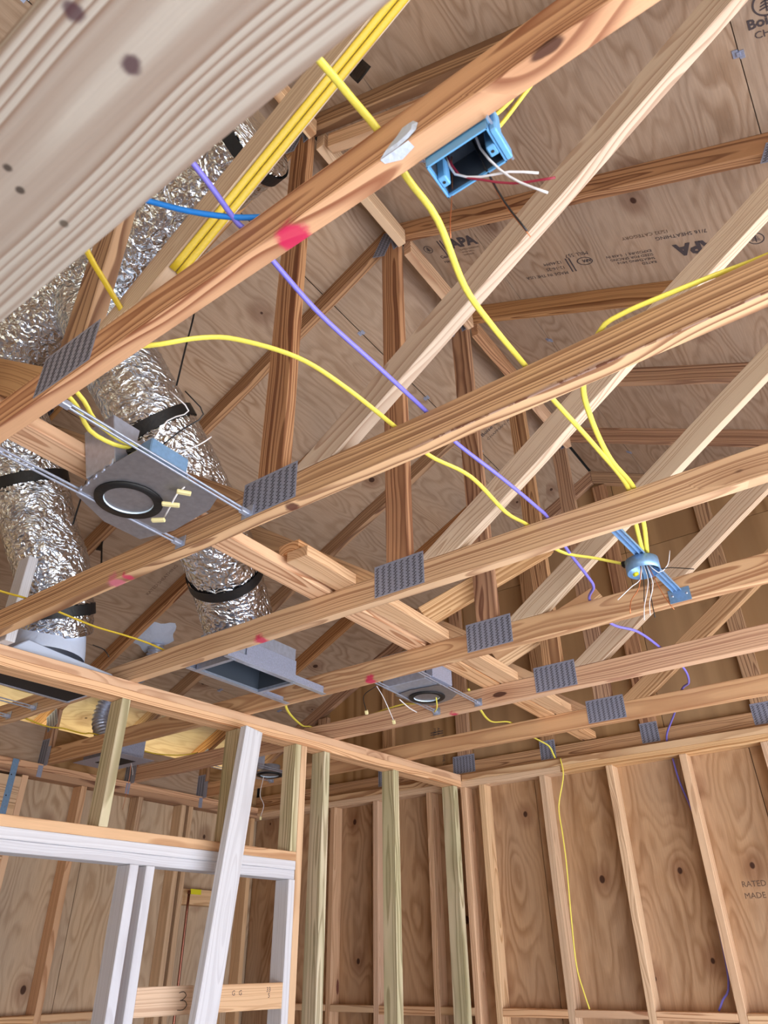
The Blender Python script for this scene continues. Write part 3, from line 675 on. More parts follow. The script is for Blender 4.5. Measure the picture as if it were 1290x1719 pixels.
dM = duct('branch_duct', [(-1.975, .835, 3.70), (-1.93, .87, 3.58), (-1.90, .92, 3.48), (-1.885, 1.02, 3.35), (-1.845, 1.12, 3.204), (-1.84, 1.26, 3.075), (-1.87, 1.45, 2.94), (-1.96, 1.64, 2.86), (-2.05, 1.80, 2.78), (-2.12, 1.93, 2.70)], R1*.97,
          'foil air duct dropping through the middle to the open register', (.42, .82))
dL = duct('branch_duct', [(-2.40, .775, 3.55), (-2.45, .82, 3.50), (-2.53, .92, 3.42), (-2.61, 1.08, 3.30), (-2.64, 1.22, 3.08), (-2.66, 1.35, 2.90), (-2.69, 1.42, 2.76), (-2.72, 1.46, 2.68)], R1*.98,
          'foil air duct at far left dropping behind the partition to a painted boot', (.46, .93))
# hanging tape ends and hanger straps
def ribbon(name, pts, w, mat, label, cat='strap'):
    o = tube(name, pts, w, mat, None, rb=.0012, seg=6, step=.02, up=(0, 1, 0)); return tag(o, label, cat)
ribbon('tape_strap', [(-1.63, 1.08, 3.78), (-1.62, 1.085, 3.55), (-1.64, 1.09, 3.38), (-1.665, 1.10, 3.22)], .006, 'black', 'thin black strap holding up the middle duct from the roof')
ribbon('tape_strap', [(-2.40, 1.28, 3.55), (-2.42, 1.27, 3.30), (-2.44, 1.27, 3.14), (-2.45, 1.27, 3.02)], .008, 'black', 'thin black strap beside the left duct hanging from the roof')
ribbon('tape_tail', [(-.655, .80, 3.80), (-.665, .81, 3.73), (-.66, .82, 3.70), (-.63, .82, 3.62)], .028, 'black', 'torn black tape tail hanging at the upper end of the level duct', 'tape')
ribbon('tape_tail', [(-3.04, 1.74, 3.44), (-3.05, 1.75, 3.38), (-3.07, 1.76, 3.33)], .026, 'black', 'torn black tape tail hanging from the roof right of the left duct', 'tape')
ribbon('tape_strap', [(-3.03, 1.745, 3.36), (-2.98, 1.74, 3.22), (-2.95, 1.74, 3.12)], .007, 'black', 'thin black strip hanging under the tape tail right of the left duct')

# bath exhaust hose: ribbed pipe from the patch on the roof deck
def ribbed(name, pts, r, label):
    return tag(tube(name, pts, r, 'zinc', None, seg=20, step=.004, rad=lambda i, a, p: 1+.10*math.sin(i*1.05)), label, 'pipe')
ribbed('flexible_pipe', [(-3.555, 2.56, 3.20), (-3.60, 2.58, 3.10), (-3.70, 2.58, 3.03), (-3.83, 2.57, 3.0), (-3.95, 2.56, 2.92), (-3.98, 2.55, 2.80), (-3.92, 2.56, 2.68)], .046, 'ribbed silver exhaust pipe curving down from the sealed patch on the roof')
bm = bmesh.new(); n = 26
sl = Vector((-1, 0, -.5)).normalized(); nr = Vector((-.5, 0, 1)).normalized()
c0 = Vector((XK, 2.52, ZR))+sl*2.63-nr*.004
ring = []
for i in range(n):
    a = 2*math.pi*i/n; rr = .115+.03*noise.noise(Vector((math.cos(a)*2, math.sin(a)*2, 4)))+.012*math.sin(5*a)
    ring.append(c0+sl*math.cos(a)*rr*1.15+Vector((0, 1, 0))*math.sin(a)*rr)
vs = [bm.verts.new(p) for p in ring]; v2 = [bm.verts.new(c0+(p-c0)*.8-nr*.008) for p in ring]; v3 = [bm.verts.new(c0+(p-c0)*.45-nr*.02) for p in ring]
bm.faces.new(v3)
for A, B in ((vs, v2), (v2, v3)):
    for i in range(n): bm.faces.new((A[i], A[(i+1) % n], B[(i+1) % n], B[i]))
tag(link('sealed_patch', bm_mesh(bm, 'sealed_patch', True), 'mastic'), 'pale blue sealant patch smeared on the roof deck round the exhaust outlet', 'sealant patch')

# ------------------------------------------------------------------ registers
rg = thing('air_register', (-2.11, 1.98, H0), 'open metal air register box at the foot of the middle duct', 'air register')
xa, xb, ya, yb = -2.215, -2.0, 1.80, 2.15
for x in (xa, xb):
    box('mounting_rail', (x-.012, 1.758, H0-.002), (x+.012, 2.345, H0+.0005), 'zinc', rg, 0, 'Y')
    box('mounting_rail', (x+(.010 if x == xb else -.012), 1.758, H0), (x+(.012 if x == xb else -.010), 2.326, H0+.028), 'galv', rg, 0, 'Y')
for y in (ya, yb): box('frame_strip', (xa, y-.009, H0-.004), (xb, y+.009, H0-.0022), 'zinc', rg)
for (lo, hi) in (((xa+.002, ya, H0), (xa+.004, yb, 2.655)), ((xb-.004, ya, H0), (xb-.002, yb, 2.655)), ((xa+.004, ya, H0), (xb-.004, ya+.002, 2.655)), ((xa+.004, yb-.002, H0), (xb-.004, yb, 2.655))):
    box('side_panel', lo, hi, 'zinc', rg)
box('register_shade', (xa+.006, ya+.004, 2.645), (xb-.006, yb-.004, 2.652), 'dark', rg)  # dark sheets paint in the shade inside the register
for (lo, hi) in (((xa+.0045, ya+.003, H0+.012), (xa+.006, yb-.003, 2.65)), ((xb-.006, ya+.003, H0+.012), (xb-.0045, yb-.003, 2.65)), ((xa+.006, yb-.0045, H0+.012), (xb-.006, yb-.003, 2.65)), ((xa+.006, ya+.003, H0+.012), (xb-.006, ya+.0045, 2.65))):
    box('register_shade', lo, hi, 'pvc_shade', rg)
box('outer_sheet', (xb+.003, 1.86, H0+.03), (xb+.005, 2.15, 2.60), 'galv', rg)
lathe('collar', [(.10, 0), (.115, .02), (.12, .05), (.12, .09)], (-2.11, 1.95, 2.655), 'mastic', rg)
rl = thing('air_register', (-2.8, 1.45, H0), 'painted duct boot above the partition at the foot of the left duct', 'air register')
hexa('boot', [(-2.93, 1.17, H0+.003), (-2.60, 1.23, H0+.003), (-2.60, 1.70, H0+.003), (-2.93, 1.70, H0+.003), (-2.90, 1.28, 2.575), (-2.61, 1.30, 2.575), (-2.61, 1.69, 2.545), (-2.90, 1.69, 2.545)], 'mastic', rl, .004)
box('flange', (-2.945, 1.22, H0-.012), (-2.59, 1.712, H0+.002), 'mastic', rl)
box('opening', (-2.93, 1.16, H0-.014), (-2.62, 1.70, H0-.0125), 'dark', rl)
box('frame_strip', (-2.948, 1.15, H0-.016), (-2.93, 1.712, H0-.0125), 'zinc', rl)
lathe('collar', [(.15, 0), (.145, .05), (.135, .11)], (-2.735, 1.45, 2.57), 'mastic', rl)
tag(cable('fastener_wire', [(-2.66, 1.60, 2.66), (-2.60, 1.62, 2.63), (-2.585, 1.64, 2.60)], 'wblack', None, .002, .002), 'thin dark wire loop on the painted boot', 'wire')

# ------------------------------------------------------------------ recessed lights
def can_light(c, plate_poly, bars, Rr, label, jb=None, hous=None, label_red=False, up_h=.15):
    t = thing('recessed_light', c, label, 'recessed light'); cx, cy, cz = c
    slab('mounting_plate', plate_poly, cz+.006, cz+.0075, 'dullzinc', t)
    lathe('black_gasket', [(Rr*1.0, -.001), (Rr*1.36, -.001), (Rr*1.38, .004), (Rr*1.0, .004), (Rr*1.0, -.001)], (cx, cy, cz+.001), 'black', t)
    lathe('reflector', [(Rr*1.0, .003), (Rr*.95, .012), (Rr*.7, .018), (Rr*.3, .021), (0, .022)], (cx, cy, cz-.001), 'cone', t)
    lathe('housing', [(Rr*1.1, .008), (Rr*1.1, .062), (0, .062)], (cx, cy, cz), 'zinc', t)
    for (p, q) in bars:
        for dz, w_ in ((0, .004), (.011, .0045)):
            stick('hanger_bar', (p[0], p[1], p[2]+dz), (q[0], q[1], q[2]+dz), w_*1.6, w_, 'zinc', t, r=.001)
        for e, sg in ((p, 1), (q, -1)):
            stick('bar_foot', (e[0]-.02, e[1]+sg*.0015, e[2]+.008), (e[0]+.02, e[1]+sg*.0015, e[2]+.008), .002, .034, 'zinc', t, r=0)
            stick('bar_foot', (e[0], e[1]+sg*.001, e[2]+.004), (e[0], e[1]+sg*.028, e[2]+.004), .018, .014, 'zinc', t, r=.002)
    if jb: hexa('junction_box', jb, 'bluezinc', t, .003)
    if hous:
        hexa('driver_box', hous, 'zinc', t, .002)
    return t
z1 = 2.522
L1 = can_light((-1.432, .872, z1), [(-1.575, .90), (-1.52, .775), (-1.40, .75), (-1.235, .75), (-1.235, 1.0), (-1.30, 1.03), (-1.46, 1.045), (-1.575, 1.02)],
   [((-1.235, .539, z1+.004), (-1.235, 1.107, z1+.004)), ((-1.505, .539, z1+.004), (-1.505, 1.107, z1+.004))], .063,
   'large recessed light housing on two bars between the two nearest beams at left',
   jb=[(-1.325, .785, z1+.012), (-1.325, .90, z1+.012), (-1.245, .90, z1+.012), (-1.245, .785, z1+.012), (-1.325, .785, z1+.07), (-1.325, .90, z1+.07), (-1.245, .90, z1+.07), (-1.245, .785, z1+.07)],
   hous=[(-1.452, .755, z1+.015), (-1.452, .80, z1+.015), (-1.335, .80, z1+.015), (-1.335, .755, z1+.015), (-1.452, .72, z1+.14), (-1.452, .80, z1+.14), (-1.33, .80, z1+.14), (-1.33, .72, z1+.14)])
for i, (a, b) in enumerate((((-1.30, .86), (-1.34, .90)), ((-1.33, .93), (-1.385, .95)))):
    pass
cable('lamp_lead', [(-1.26, .88, 2.60), (-1.262, .92, 2.545), (-1.29, .915, 2.515), (-1.33, .93, 2.503), (-1.385, .955, 2.500)], 'wwhite', None, .0022, .0022, parent=L1)
for p, q in (((-1.282, .905, 2.512), (-1.262, .935, 2.512)), ((-1.345, .912, 2.503), (-1.315, .945, 2.503)), ((-1.425, .945, 2.499), (-1.395, .965, 2.499))):
    stick('push_connector', p, q, .014, .009, 'cream', L1, r=.002)
cable('lead_wire', [(-1.27, .80, 2.59), (-1.22, .80, 2.64), (-1.17, .82, 2.66), (-1.19, .77, 2.70)], 'wwhite', None, .0017, .0017, parent=L1)
cable('lead_wire', [(-1.26, .82, 2.59), (-1.20, .83, 2.62), (-1.15, .85, 2.66), (-1.17, .80, 2.71)], 'wblack', None, .0017, .0017, parent=L1)
cable('lead_wire', [(-1.25, .86, 2.59), (-1.19, .88, 2.60), (-1.17, .90, 2.63)], 'wwhite', None, .0017, .0017, parent=L1)
stick('cable_clamp', (-1.315, .77, 2.57), (-1.29, .79, 2.57), .03, .022, 'black', L1, r=.003)
for i in range(5):
    stick('plate_tab', (-1.50+.04*i, .771-.006*i, z1+.009), (-1.488+.04*i, .769-.006*i, z1+.009), .004, .014, 'zinc', L1, r=0)

z2 = 2.520
L2 = can_light((-1.690, 2.700, z2), [(-1.795, 2.60), (-1.70, 2.58), (-1.56, 2.60), (-1.56, 2.75), (-1.62, 2.80), (-1.74, 2.83), (-1.79, 2.76)],
   [((-1.54, 2.368, z2+.004), (-1.555, 2.936, z2+.004)), ((-1.76, 2.368, z2+.004), (-1.785, 2.936, z2+.004))], .060,
   'recessed light with a red label inside, on two bars in the middle of the ceiling',
   hous=[(-1.79, 2.50, z2+.012), (-1.79, 2.60, z2+.012), (-1.57, 2.60, z2+.012), (-1.57, 2.50, z2+.012), (-1.79, 2.48, z2+.15), (-1.79, 2.60, z2+.15), (-1.57, 2.60, z2+.15), (-1.57, 2.48, z2+.15)])
hexa('driver_box', [(-1.565, 2.50, z2+.012), (-1.565, 2.66, z2+.012), (-1.53, 2.66, z2+.012), (-1.53, 2.50, z2+.012), (-1.565, 2.50, z2+.16), (-1.565, 2.66, z2+.16), (-1.53, 2.66, z2+.16), (-1.53, 2.50, z2+.16)], 'galv', L2, .002)
slab('red_sticker', [(-1.735, 2.685), (-1.715, 2.672), (-1.70, 2.695), (-1.72, 2.708)], z2+.010, z2+.011, 'redlab', L2)
for (p, q) in (((-1.86, 2.45, 2.50), (-1.90, 2.52, 2.46)), ((-1.83, 2.56, 2.51), (-1.85, 2.66, 2.44))):
    cable('lead_wire', [(-1.79, 2.45, 2.53), p, q], 'wwhite' if q[2] < 2.45 else 'wblack', None, .0018, .0018, parent=L2)
    stick('push_connector', q, (q[0]-.004, q[1]+.012, q[2]-.014), .014, .012, 'cream', L2, r=.002)
cable('lamp_lead', [(-1.66, 2.73, 2.53), (-1.70, 2.80, 2.505), (-1.74, 2.84, 2.50)], 'yellow', None, .003, .003, parent=L2)
cable('lamp_lead', [(-1.80, 2.64, 2.52), (-1.80, 2.72, 2.50), (-1.80, 2.78, 2.495)], 'wwhite', None, .0025, .0025, parent=L2)

z3 = 2.520
L3 = can_light((-3.33, 3.40, z3), [(-3.43, 3.30), (-3.25, 3.28), (-3.2, 3.42), (-3.26, 3.50), (-3.42, 3.50)],
   [((-3.22, 2.978, z3+.004), (-3.22, 3.545, z3+.004)), ((-3.45, 2.978, z3+.004), (-3.45, 3.545, z3+.004))], .058,
   'recessed light with hanging white lead over the room behind the partition', 
   hous=[(-3.42, 3.18, z3+.012), (-3.42, 3.28, z3+.012), (-3.26, 3.28, z3+.012), (-3.26, 3.18, z3+.012), (-3.42, 3.18, z3+.14), (-3.42, 3.28, z3+.14), (-3.26, 3.28, z3+.14), (-3.26, 3.18, z3+.14)])
cable('lamp_lead', [(-3.36, 3.38, 2.52), (-3.42, 3.42, 2.42), (-3.40, 3.44, 2.36), (-3.44, 3.46, 2.30)], 'wwhite', None, .0022, .0022, parent=L3)
stick('push_connector', (-3.44, 3.46, 2.30), (-3.445, 3.465, 2.28), .014, .012, 'cream', L3, r=.002)

lb = thing('light_hanger_bars', (-3.33, 1.5, 2.52), 'pair of steel light hanger bars reaching a beam behind the partition at left', 'hanger bars')
for x in (-3.225, -3.44):
    stick('hanger_bar', (x, 1.149, 2.52), (x, 1.716, 2.52), .007, .005, 'zinc', lb, r=.001)
    stick('hanger_bar', (x, 1.149, 2.532), (x, 1.716, 2.532), .006, .005, 'zinc', lb, r=.001)
    stick('bar_foot', (x-.02, 1.7155, 2.53), (x+.02, 1.7155, 2.53), .002, .034, 'zinc', lb, r=0)
    stick('bar_foot', (x, 1.69, 2.525), (x, 1.715, 2.525), .02, .016, 'zinc', lb, r=.002)

fb = thing('exhaust_fan_box', (-3.7, 2.5, H0), 'grey exhaust fan mounting box between beams behind the hanging cripple stud', 'fan box')
box('mounting_plate', (-3.93, 2.40, H0-.004), (-3.53, 2.66, H0-.002), 'galv', fb)
for lo, hi in (((-3.88, 2.43, H0-.002), (-3.877, 2.63, 2.63)), ((-3.60, 2.43, H0-.002), (-3.597, 2.63, 2.63)), ((-3.877, 2.43, H0-.002), (-3.60, 2.433, 2.63)), ((-3.877, 2.627, H0-.002), (-3.60, 2.63, 2.63)), ((-3.88, 2.43, 2.63), (-3.597, 2.63, 2.633))):
    box('side_panel', lo, hi, 'galv', fb)
box('opening', (-3.82, 2.47, H0-.0055), (-3.62, 2.60, H0-.0042), 'dark', fb)
cable('bare_wire', [(-3.66, 2.6, 2.50), (-3.68, 2.62, 2.42), (-3.70, 2.63, 2.32), (-3.72, 2.64, 2.26)], 'copper', None, .0013, .0013, parent=fb)
cable('white_lead', [(-3.66, 2.6, 2.50), (-3.66, 2.62, 2.46), (-3.67, 2.63, 2.44)], 'wwhite', None, .0016, .0016, parent=fb)

# ------------------------------------------------------------------ round ceiling box on its hanger
ob = thing('ceiling_box', (-.475, 2.03, 2.52), 'round blue-grey metal ceiling box on a bar with splayed wires hanging from it', 'ceiling box')
stick('hanger_bar', (-.475, 1.76, 2.548), (-.452, 2.322, 2.548), .030, .0018, 'bluezinc', ob, r=0)
for d in (-.0135, 0, .0135): stick('bar_rib', (-.475+d, 1.76, 2.545), (-.452+d, 2.322, 2.545), .0035, .007, 'bluezinc', ob, r=.001)
box('foot_plate', (-.482, 2.3245, 2.505), (-.412, 2.3265, 2.553), 'bluezinc', ob)
for dx in (-.47, -.424): lathe('screw_head', [(.0045, 0), (.003, .002), (0, .0025)], (dx, 2.3245, 2.53), 'zinc', ob, 10, (0, -1, 0))
lathe('box_body', [(.047, -.036), (.050, -.036), (.050, .004), (.045, .0055), (0, .0055), (0, .0045), (.047, .003), (.047, -.036)], (-.475, 2.035, 2.537), 'bluezinc', ob, 24)
lathe('cable_clamp', [(.010, 0), (.012, .003), (.012, .010), (.006, .012)], (-.46, 2.02, 2.543), 'black', ob, 12)
stick('cable_clamp', (-.535, 2.035, 2.545), (-.52, 2.035, 2.545), .02, .018, 'black', ob, r=.003)
def W_(pts, mat): cable('wire', pts, mat, None, .0014, .0014, parent=ob)
# wires end below the box (world positions)
W_([(-.475, 2.03, 2.53), (-.49, 2.04, 2.485), (-.515, 2.02, 2.46), (-.56, 2.0, 2.42)], 'wwhite')
W_([(-.48, 2.03, 2.53), (-.485, 2.05, 2.48), (-.50, 2.06, 2.42)], 'wblack')
W_([(-.47, 2.03, 2.53), (-.47, 2.04, 2.47), (-.50, 2.05, 2.40), (-.51, 2.055, 2.36)], 'wwhite')
W_([(-.467, 2.03, 2.53), (-.465, 2.04, 2.47), (-.475, 2.05, 2.42), (-.478, 2.055, 2.36)], 'wblack')
W_([(-.463, 2.03, 2.53), (-.458, 2.04, 2.46), (-.482, 2.05, 2.41), (-.49, 2.055, 2.37)], 'wwhite')
W_([(-.476, 2.03, 2.53), (-.50, 2.04, 2.46), (-.53, 2.03, 2.42), (-.54, 2.03, 2.38)], 'copper')
W_([(-.46, 2.03, 2.53), (-.45, 2.05, 2.47), (-.44, 2.07, 2.42), (-.425, 2.08, 2.38)], 'copper')
W_([(-.46, 2.04, 2.53), (-.43, 2.06, 2.51), (-.40, 2.05, 2.50), (-.335, 2.04, 2.47)], 'wblack')
W_([(-.46, 2.03, 2.53), (-.44, 2.06, 2.50), (-.41, 2.07, 2.52), (-.395, 2.08, 2.57)], 'wwhite')
stick('tape_flag', (-.505, 2.03, 2.50), (-.495, 2.04, 2.505), .014, .01, 'yel_tag', ob, r=.002)

# ------------------------------------------------------------------ blue plastic box on the nearest beam
bb = thing('switch_box', (-.245, .57, 2.5), 'open pale blue plastic switch box with loose wires fixed to the nearest beam', 'electrical box')
x0, x1_, ya, yb, zb0, zb1 = -.299, -.197, .539, .602, 2.490, 2.560
for lo, hi in (((x0, ya, zb0), (x0+.003, yb, zb1)), ((x1_-.003, ya, zb0), (x1_, yb, zb1)), ((x0, ya, zb0), (x1_, ya+.003, zb1)), ((x0, yb-.003, zb0), (x1_, yb, zb1))):
    box('side_wall', lo, hi, 'pvcblue', bb, .0006)
box('back_wall', (x0, ya, zb1), (x1_, yb, zb1+.003), 'pvc_shade', bb)
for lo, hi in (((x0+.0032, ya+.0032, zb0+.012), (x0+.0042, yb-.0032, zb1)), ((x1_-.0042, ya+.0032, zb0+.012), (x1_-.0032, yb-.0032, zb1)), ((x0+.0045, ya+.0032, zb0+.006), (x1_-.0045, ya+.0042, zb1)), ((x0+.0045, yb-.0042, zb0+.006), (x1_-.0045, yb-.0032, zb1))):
    box('box_shade', lo, hi, 'pvc_shade', bb)  # dark sheets imitate the shade inside the open box
for x in (x0+.010, x1_-.010):
    box('screw_post', (x-.007, .566, zb0), (x+.007, .584, zb0+.05), 'pvcblue', bb, .002, 'Z')
    lathe('screw_hole', [(.0026, 0), (0, 0)], (x, .575, zb0-.0006), 'dark', bb, 12, (0, 0, -1))
box('nail_bracket', (x1_, .545, zb0-.002), (x1_+.010, .60, zb0+.018), 'pvcblue', bb, .002)
box('nail_bracket', (x1_, .555, zb0+.025), (x1_+.008, .575, zb0+.07), 'pvcblue', bb, .002, 'Z')
stick('nail', (x1_+.006, .53, zb0+.01), (x1_+.006, .612, zb0+.014), .003, .003, 'zinc', bb, r=0)
box('knockout', (x0+.02, .60, zb0+.02), (x0+.045, .609, zb0+.05), 'blue', bb, .002)
def V_(pts, mat, r=.0016): cable('wire', pts, mat, None, r, r, parent=bb)
V_([(-.282, .575, 2.55), (-.275, .585, 2.51), (-.24, .60, 2.49), (-.20, .61, 2.478), (-.164, .63, 2.467)], 'wwhite', .0018)
V_([(-.280, .575, 2.55), (-.270, .588, 2.508), (-.24, .602, 2.485), (-.20, .62, 2.462), (-.143, .63, 2.436)], 'wred', .0018)
V_([(-.225, .56, 2.55), (-.225, .575, 2.515), (-.21, .60, 2.48), (-.19, .62, 2.455), (-.160, .64, 2.428)], 'wwhite', .0018)
V_([(-.235, .57, 2.55), (-.23, .595, 2.50), (-.222, .63, 2.45), (-.206, .66, 2.401)], 'wblack', .0017)
V_([(-.235, .572, 2.55), (-.231, .597, 2.498), (-.223, .632, 2.447), (-.204, .665, 2.392)], 'copper', .0008)
V_([(-.275, .58, 2.55), (-.290, .60, 2.496), (-.303, .61, 2.45), (-.310, .62, 2.424)], 'copper', .0009)
cable('electrical_cable', [(-.205, .575, 2.565), (-.20, .59, 2.60), (-.175, .60, 2.63), (-.12, .60, 2.68), (0, .6, 2.76)], 'yellow', 'yellow cable rising from the blue plastic box behind the nearest beam, front one of two')
cable('electrical_cable', [(-.215, .59, 2.565), (-.205, .61, 2.60), (-.18, .62, 2.64), (-.12, .62, 2.69), (0, .62, 2.77)], 'yellow', 'yellow cable rising from the blue plastic box behind the nearest beam, rear one of two')
# smear of sealant on the nearest beam
bm = bmesh.new(); pts = [(-.352, 2.5075), (-.337, 2.522), (-.322, 2.532), (-.308, 2.548), (-.292, 2.548), (-.284, 2.535), (-.288, 2.52), (-.302, 2.512), (-.32, 2.5075)]
a = [bm.verts.new((p[0], Y0-.0012, p[1])) for p in pts]; c = [bm.verts.new((-.31+(p[0]+.31)*.7, Y0-.005, 2.525+(p[1]-2.525)*.7)) for p in pts]
bm.faces.new(c)
for i in range(len(a)): bm.faces.new((a[i], a[(i+1) % len(a)], c[(i+1) % len(a)], c[i]))
b2 = [bm.verts.new(p) for p in ((-.352, Y0-.001, 2.5065), (-.32, Y0-.001, 2.5065), (-.302, Y0-.001, 2.507), (-.30, Y0+.012, 2.5068), (-.325, Y0+.018, 2.5068), (-.35, Y0+.008, 2.5068))]
bm.faces.new(b2)
tag(link('sealant_blob', bm_mesh(bm, 'sealant_blob', False), 'caulk'), 'white sealant smear on the nearest beam left of the blue plastic box', 'sealant')

# ------------------------------------------------------------------ steel connectors on the eave wall
st = thing('steel_strap', (XL+.1, 2.15, 2.3), 'upright galvanized strap with nail holes on the far left wall plates', 'strap')
box('strap_plate', (XL+.0915, 2.135, 2.18), (XL+.0935, 2.172, H0-.002), 'bluezinc', st, 0, 'Z')
for i in range(6): lathe('nail_head', [(.004, 0), (.003, .0015), (0, .002)], (XL+.0937, 2.147+.013*(i % 2), 2.20+.055*i), 'galv' if i % 2 else 'dark', st, 8, (1, 0, 0))
for k, nm in ((3, 'nearest'), (4, 'middle'), (5, 'farthest')):
    y = T(k)
    h_ = thing('truss_tie', (XL+.09, y, H0), 'small dark steel tie joining a truss to the left wall plate, %s of three' % nm, 'metal tie')
    box('upper_arm', (XL+.0895, y-.0045, H0-.01), (XL+.125, y-.003, H0+.10), 'galv', h_, 0, 'Z')
    box('lower_arm', (XL+.0895, y-.034, H0-.075), (XL+.0912, y-.004, H0-.01), 'galv', h_, 0, 'Z')

# copper pipe behind the doorway
cp = thing('copper_pipe', (-4.06, 3.46, 0), 'thin copper pipe with yellow tag standing against the wall seen through the doorway', 'pipe')
tube('pipe', [(-4.05, 3.50, 0), (-4.05, 3.485, 1.0), (-4.05, 3.48, 1.90)], .0085, 'copperpipe', cp, step=.1)
lathe('pipe_cap', [(.011, 0), (.011, .02), (0, .022)], (-4.05, 3.48, 1.90), 'copperpipe', cp, 12)
box('tag', (-4.052, 3.49, 1.90), (-4.048, 3.58, 1.93), 'yel_tag', cp)

# ------------------------------------------------------------------ printed marks
def on_roof(side, x, y, txt, size, rot180=False, mat='ink', bold=0., par=ceiling, name='panel_stamp'):
    nr = Vector((side*.5, 0, 1)).normalized(); sl = Vector((1, 0, -side*.5)).normalized()
    z = zdeck(x); c = Vector((x, y, z))-nr*.0012
    mark(txt, c, -sl if rot180 else sl, -nr, size, par, name, mat, bold)
def ring_mark(side, x, y, r, par=ceiling, rx=1.):
    nr = Vector((side*.5, 0, 1)).normalized(); sl = Vector((1, 0, -side*.5)).normalized(); c = Vector((x, y, zdeck(x)))-nr*.0012
    bm = bmesh.new(); n = 28; A = []; B = []
    for i in range(n):
        a = 2*math.pi*i/n; A.append(bm.verts.new(sl*math.cos(a)*r*rx+Vector((0, 1, 0))*math.sin(a)*r)); B.append(bm.verts.new(sl*math.cos(a)*r*.86*rx+Vector((0, 1, 0))*math.sin(a)*r*.86))
    for i in range(n): bm.faces.new((A[i], A[(i+1) % n], B[(i+1) % n], B[i]))
    F = Matrix.Translation(c); o = link('panel_stamp', bm_mesh(bm, 'panel_stamp'), 'ink', par, F); o['kind'] = 'stuff'; return c
def tree_mark(side, x, y, r, flip=1):
    c = ring_mark(side, x, y, r); nr = Vector((side*.5, 0, 1)).normalized(); sl = Vector((1, 0, -side*.5)).normalized(); Y = Vector((0, 1, 0))*flip
    bm = bmesh.new()
    def quad(*p): bm.faces.new([bm.verts.new(sl*a*r+Y*b*r) for a, b in p])
    quad((-.06, -.62), (.06, -.62), (.06, .7), (-.06, .7))
    for i, w in enumerate((.52, .44, .34, .22)):
        b = -.3+.26*i
        for s_ in (1, -1): quad((0, b), (s_*w, b-.12), (s_*w, b-.02), (0, b+.12))
    o = link('panel_stamp', bm_mesh(bm, 'panel_stamp'), 'ink', ceiling, Matrix.Translation(c)); o['kind'] = 'stuff'
def bars(side, x, y, h, gap=.016, n=2):
    nr = Vector((side*.5, 0, 1)).normalized(); sl = Vector((1, 0, -side*.5)).normalized()
    for i in range(n):
        c = Vector((x, y, zdeck(x)))-nr*.0012+sl*gap*i
        F = frame((0, 1, 0), -nr); F.translation = c
        bm = bmesh.new(); bmesh.ops.create_cube(bm, size=1, matrix=Matrix.Diagonal((h, .006, .0006, 1)))
        o = link('panel_stamp', bm_mesh(bm, 'panel_stamp'), 'ink', ceiling, F); o['kind'] = 'stuff'

on_roof(1, -1.045, 1.975, 'Boise Cascade'[6:], .026, bold=.02)
on_roof(1, -1.045, 2.008, 'CHAPMAN, AL'[4:], .022)
tree_mark(1, -1.075, 1.905, .024, -1)
bars(1, -1.005, 1.915, .10)
on_roof(1, -.955, 1.925, 'APA', .075, bold=.05)
for i, t_ in enumerate(('RATED SHEATHING', 'SPAN 24/16', 'EXPOSURE 1')): on_roof(1, -.93, 1.95+.017*i, t_[:13-3*i], .014, mat='inkfaint')
on_roof(1, .035, 2.135, 'APA', .085, True, bold=.05)
for i, t_ in enumerate(('RATED', 'SHEATHING 24/16', 'SIZED FOR SPACING', 'EXPOSURE 1  0.438 IN')): on_roof(1, -.185, 2.20-.022*i, t_, .020, True)
on_roof(1, .02, 2.075, '7/16 SHEATHING', .026, True, mat='ink')
on_roof(1, -.10, 2.045, '15/32 CATEGORY', .024, True, mat='inkfaint')
on_roof(1, -.415, 2.085, 'MILL 557', .028, True)
ring_mark(1, -.445, 2.14, .024, rx=1.5); on_roof(1, -.418, 2.132, 'APA', .022, True, bold=.04)
bars(1, -.515, 2.15, .085)
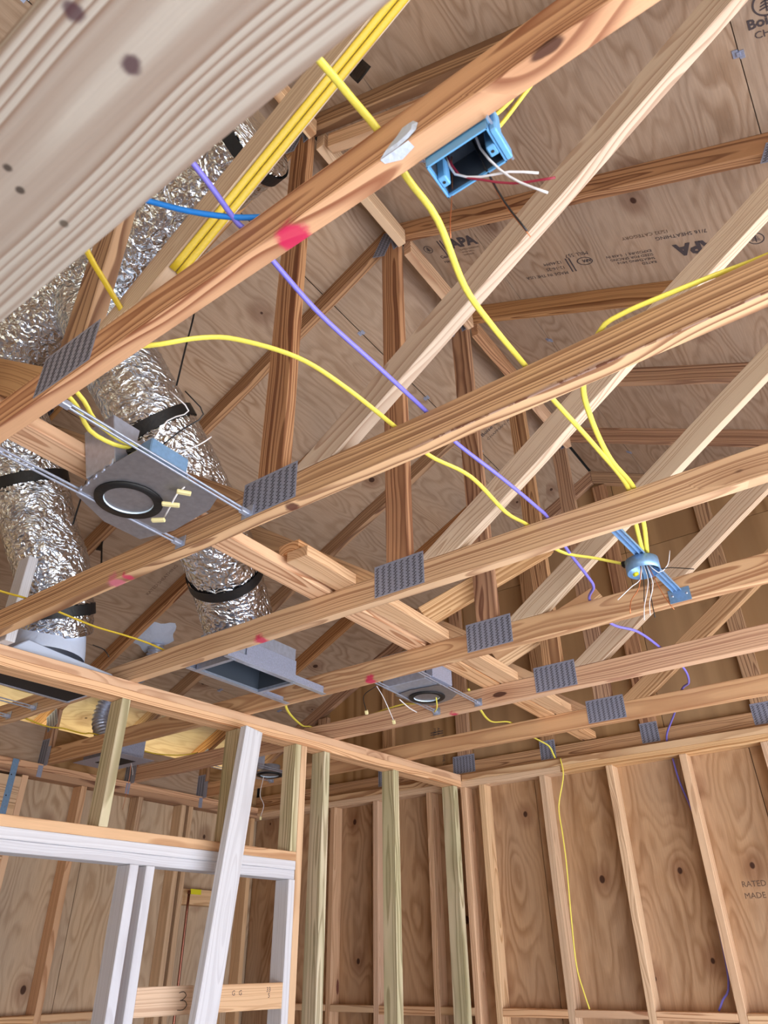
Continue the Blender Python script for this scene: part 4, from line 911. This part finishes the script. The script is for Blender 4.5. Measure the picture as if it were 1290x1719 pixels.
for i, t_ in enumerate(('12:46PM', '12-16-25', 'MADE IN THE USA')): on_roof(1, -.535, 2.115+.034*i, t_, .026, True)
tree_mark(1, .155, 2.165, .030, -1)
on_roof(1, .285, 1.372, 'Boise Cascade', .040, bold=.03)
on_roof(1, .295, 1.405, 'CHAPMAN, AL', .030)
tree_mark(1, .335, 1.315, .034, -1)
on_roof(-1, -1.50, 3.17, 'Boise Cascade', .040, bold=.02)
on_roof(-1, -1.49, 3.225, 'CHAPMAN, AL', .030)
on_roof(-1, -3.30, 2.262, 'RATED SHEATHING', .030, mat='inkfaint')
for i, t_ in enumerate(('MILL 557', 'APA', 'MADE IN THE USA')):
    mark(t_, (-2.545+.03*i-.03, 4.1798, 2.80 if i == 2 else 2.86), (0, 0, -1), (0, -1, 0), .028, wg, 'panel_stamp')
for i in range(2): box('panel_stamp', (-2.60, 4.1792, 2.815+.014*i), (-2.50, 4.1796, 2.820+.014*i), 'ink', wg)['kind'] = 'stuff'
for i, t_ in enumerate(('RATED SHEATHING', 'MADE IN THE USA')):
    mark(t_, (-.86, YG+.0880, 1.80-.05*i), (1, 0, 0), (0, -1, 0), .036, wg, 'panel_stamp', 'inkfaint')
pb = [o for o in wp.children if o.name.startswith('cross_board')]
c = Vector((XP(2.18), 2.18, 1.375))-PN*.0015
cable('pencil_mark', [Vector((XP(a), a, b))-PN*.0016 for a, b in ((2.150, 1.421), (2.170, 1.424), (2.183, 1.412), (2.170, 1.400), (2.158, 1.397))], 'dark', None, .0011, .0011, parent=pb[0])
cable('pencil_mark', [Vector((XP(a), a, b))-PN*.0016 for a, b in ((2.158, 1.397), (2.178, 1.396), (2.190, 1.382), (2.175, 1.368), (2.150, 1.368))], 'dark', None, .0011, .0011, parent=pb[0])
for (y_, z_, t_) in ((2.40, 1.405, 'G'), (2.435, 1.405, 'G'), (2.58, 1.412, '33'), (2.59, 1.392, '5')):
    mark(t_, Vector((XP(y_), y_, z_))-PN*.0025, PD, PN, .024, pb[1], 'grade_stamp')
print('TRIS', sum(len(o.data.polygons) for o in bpy.data.objects if o.type == 'MESH'))
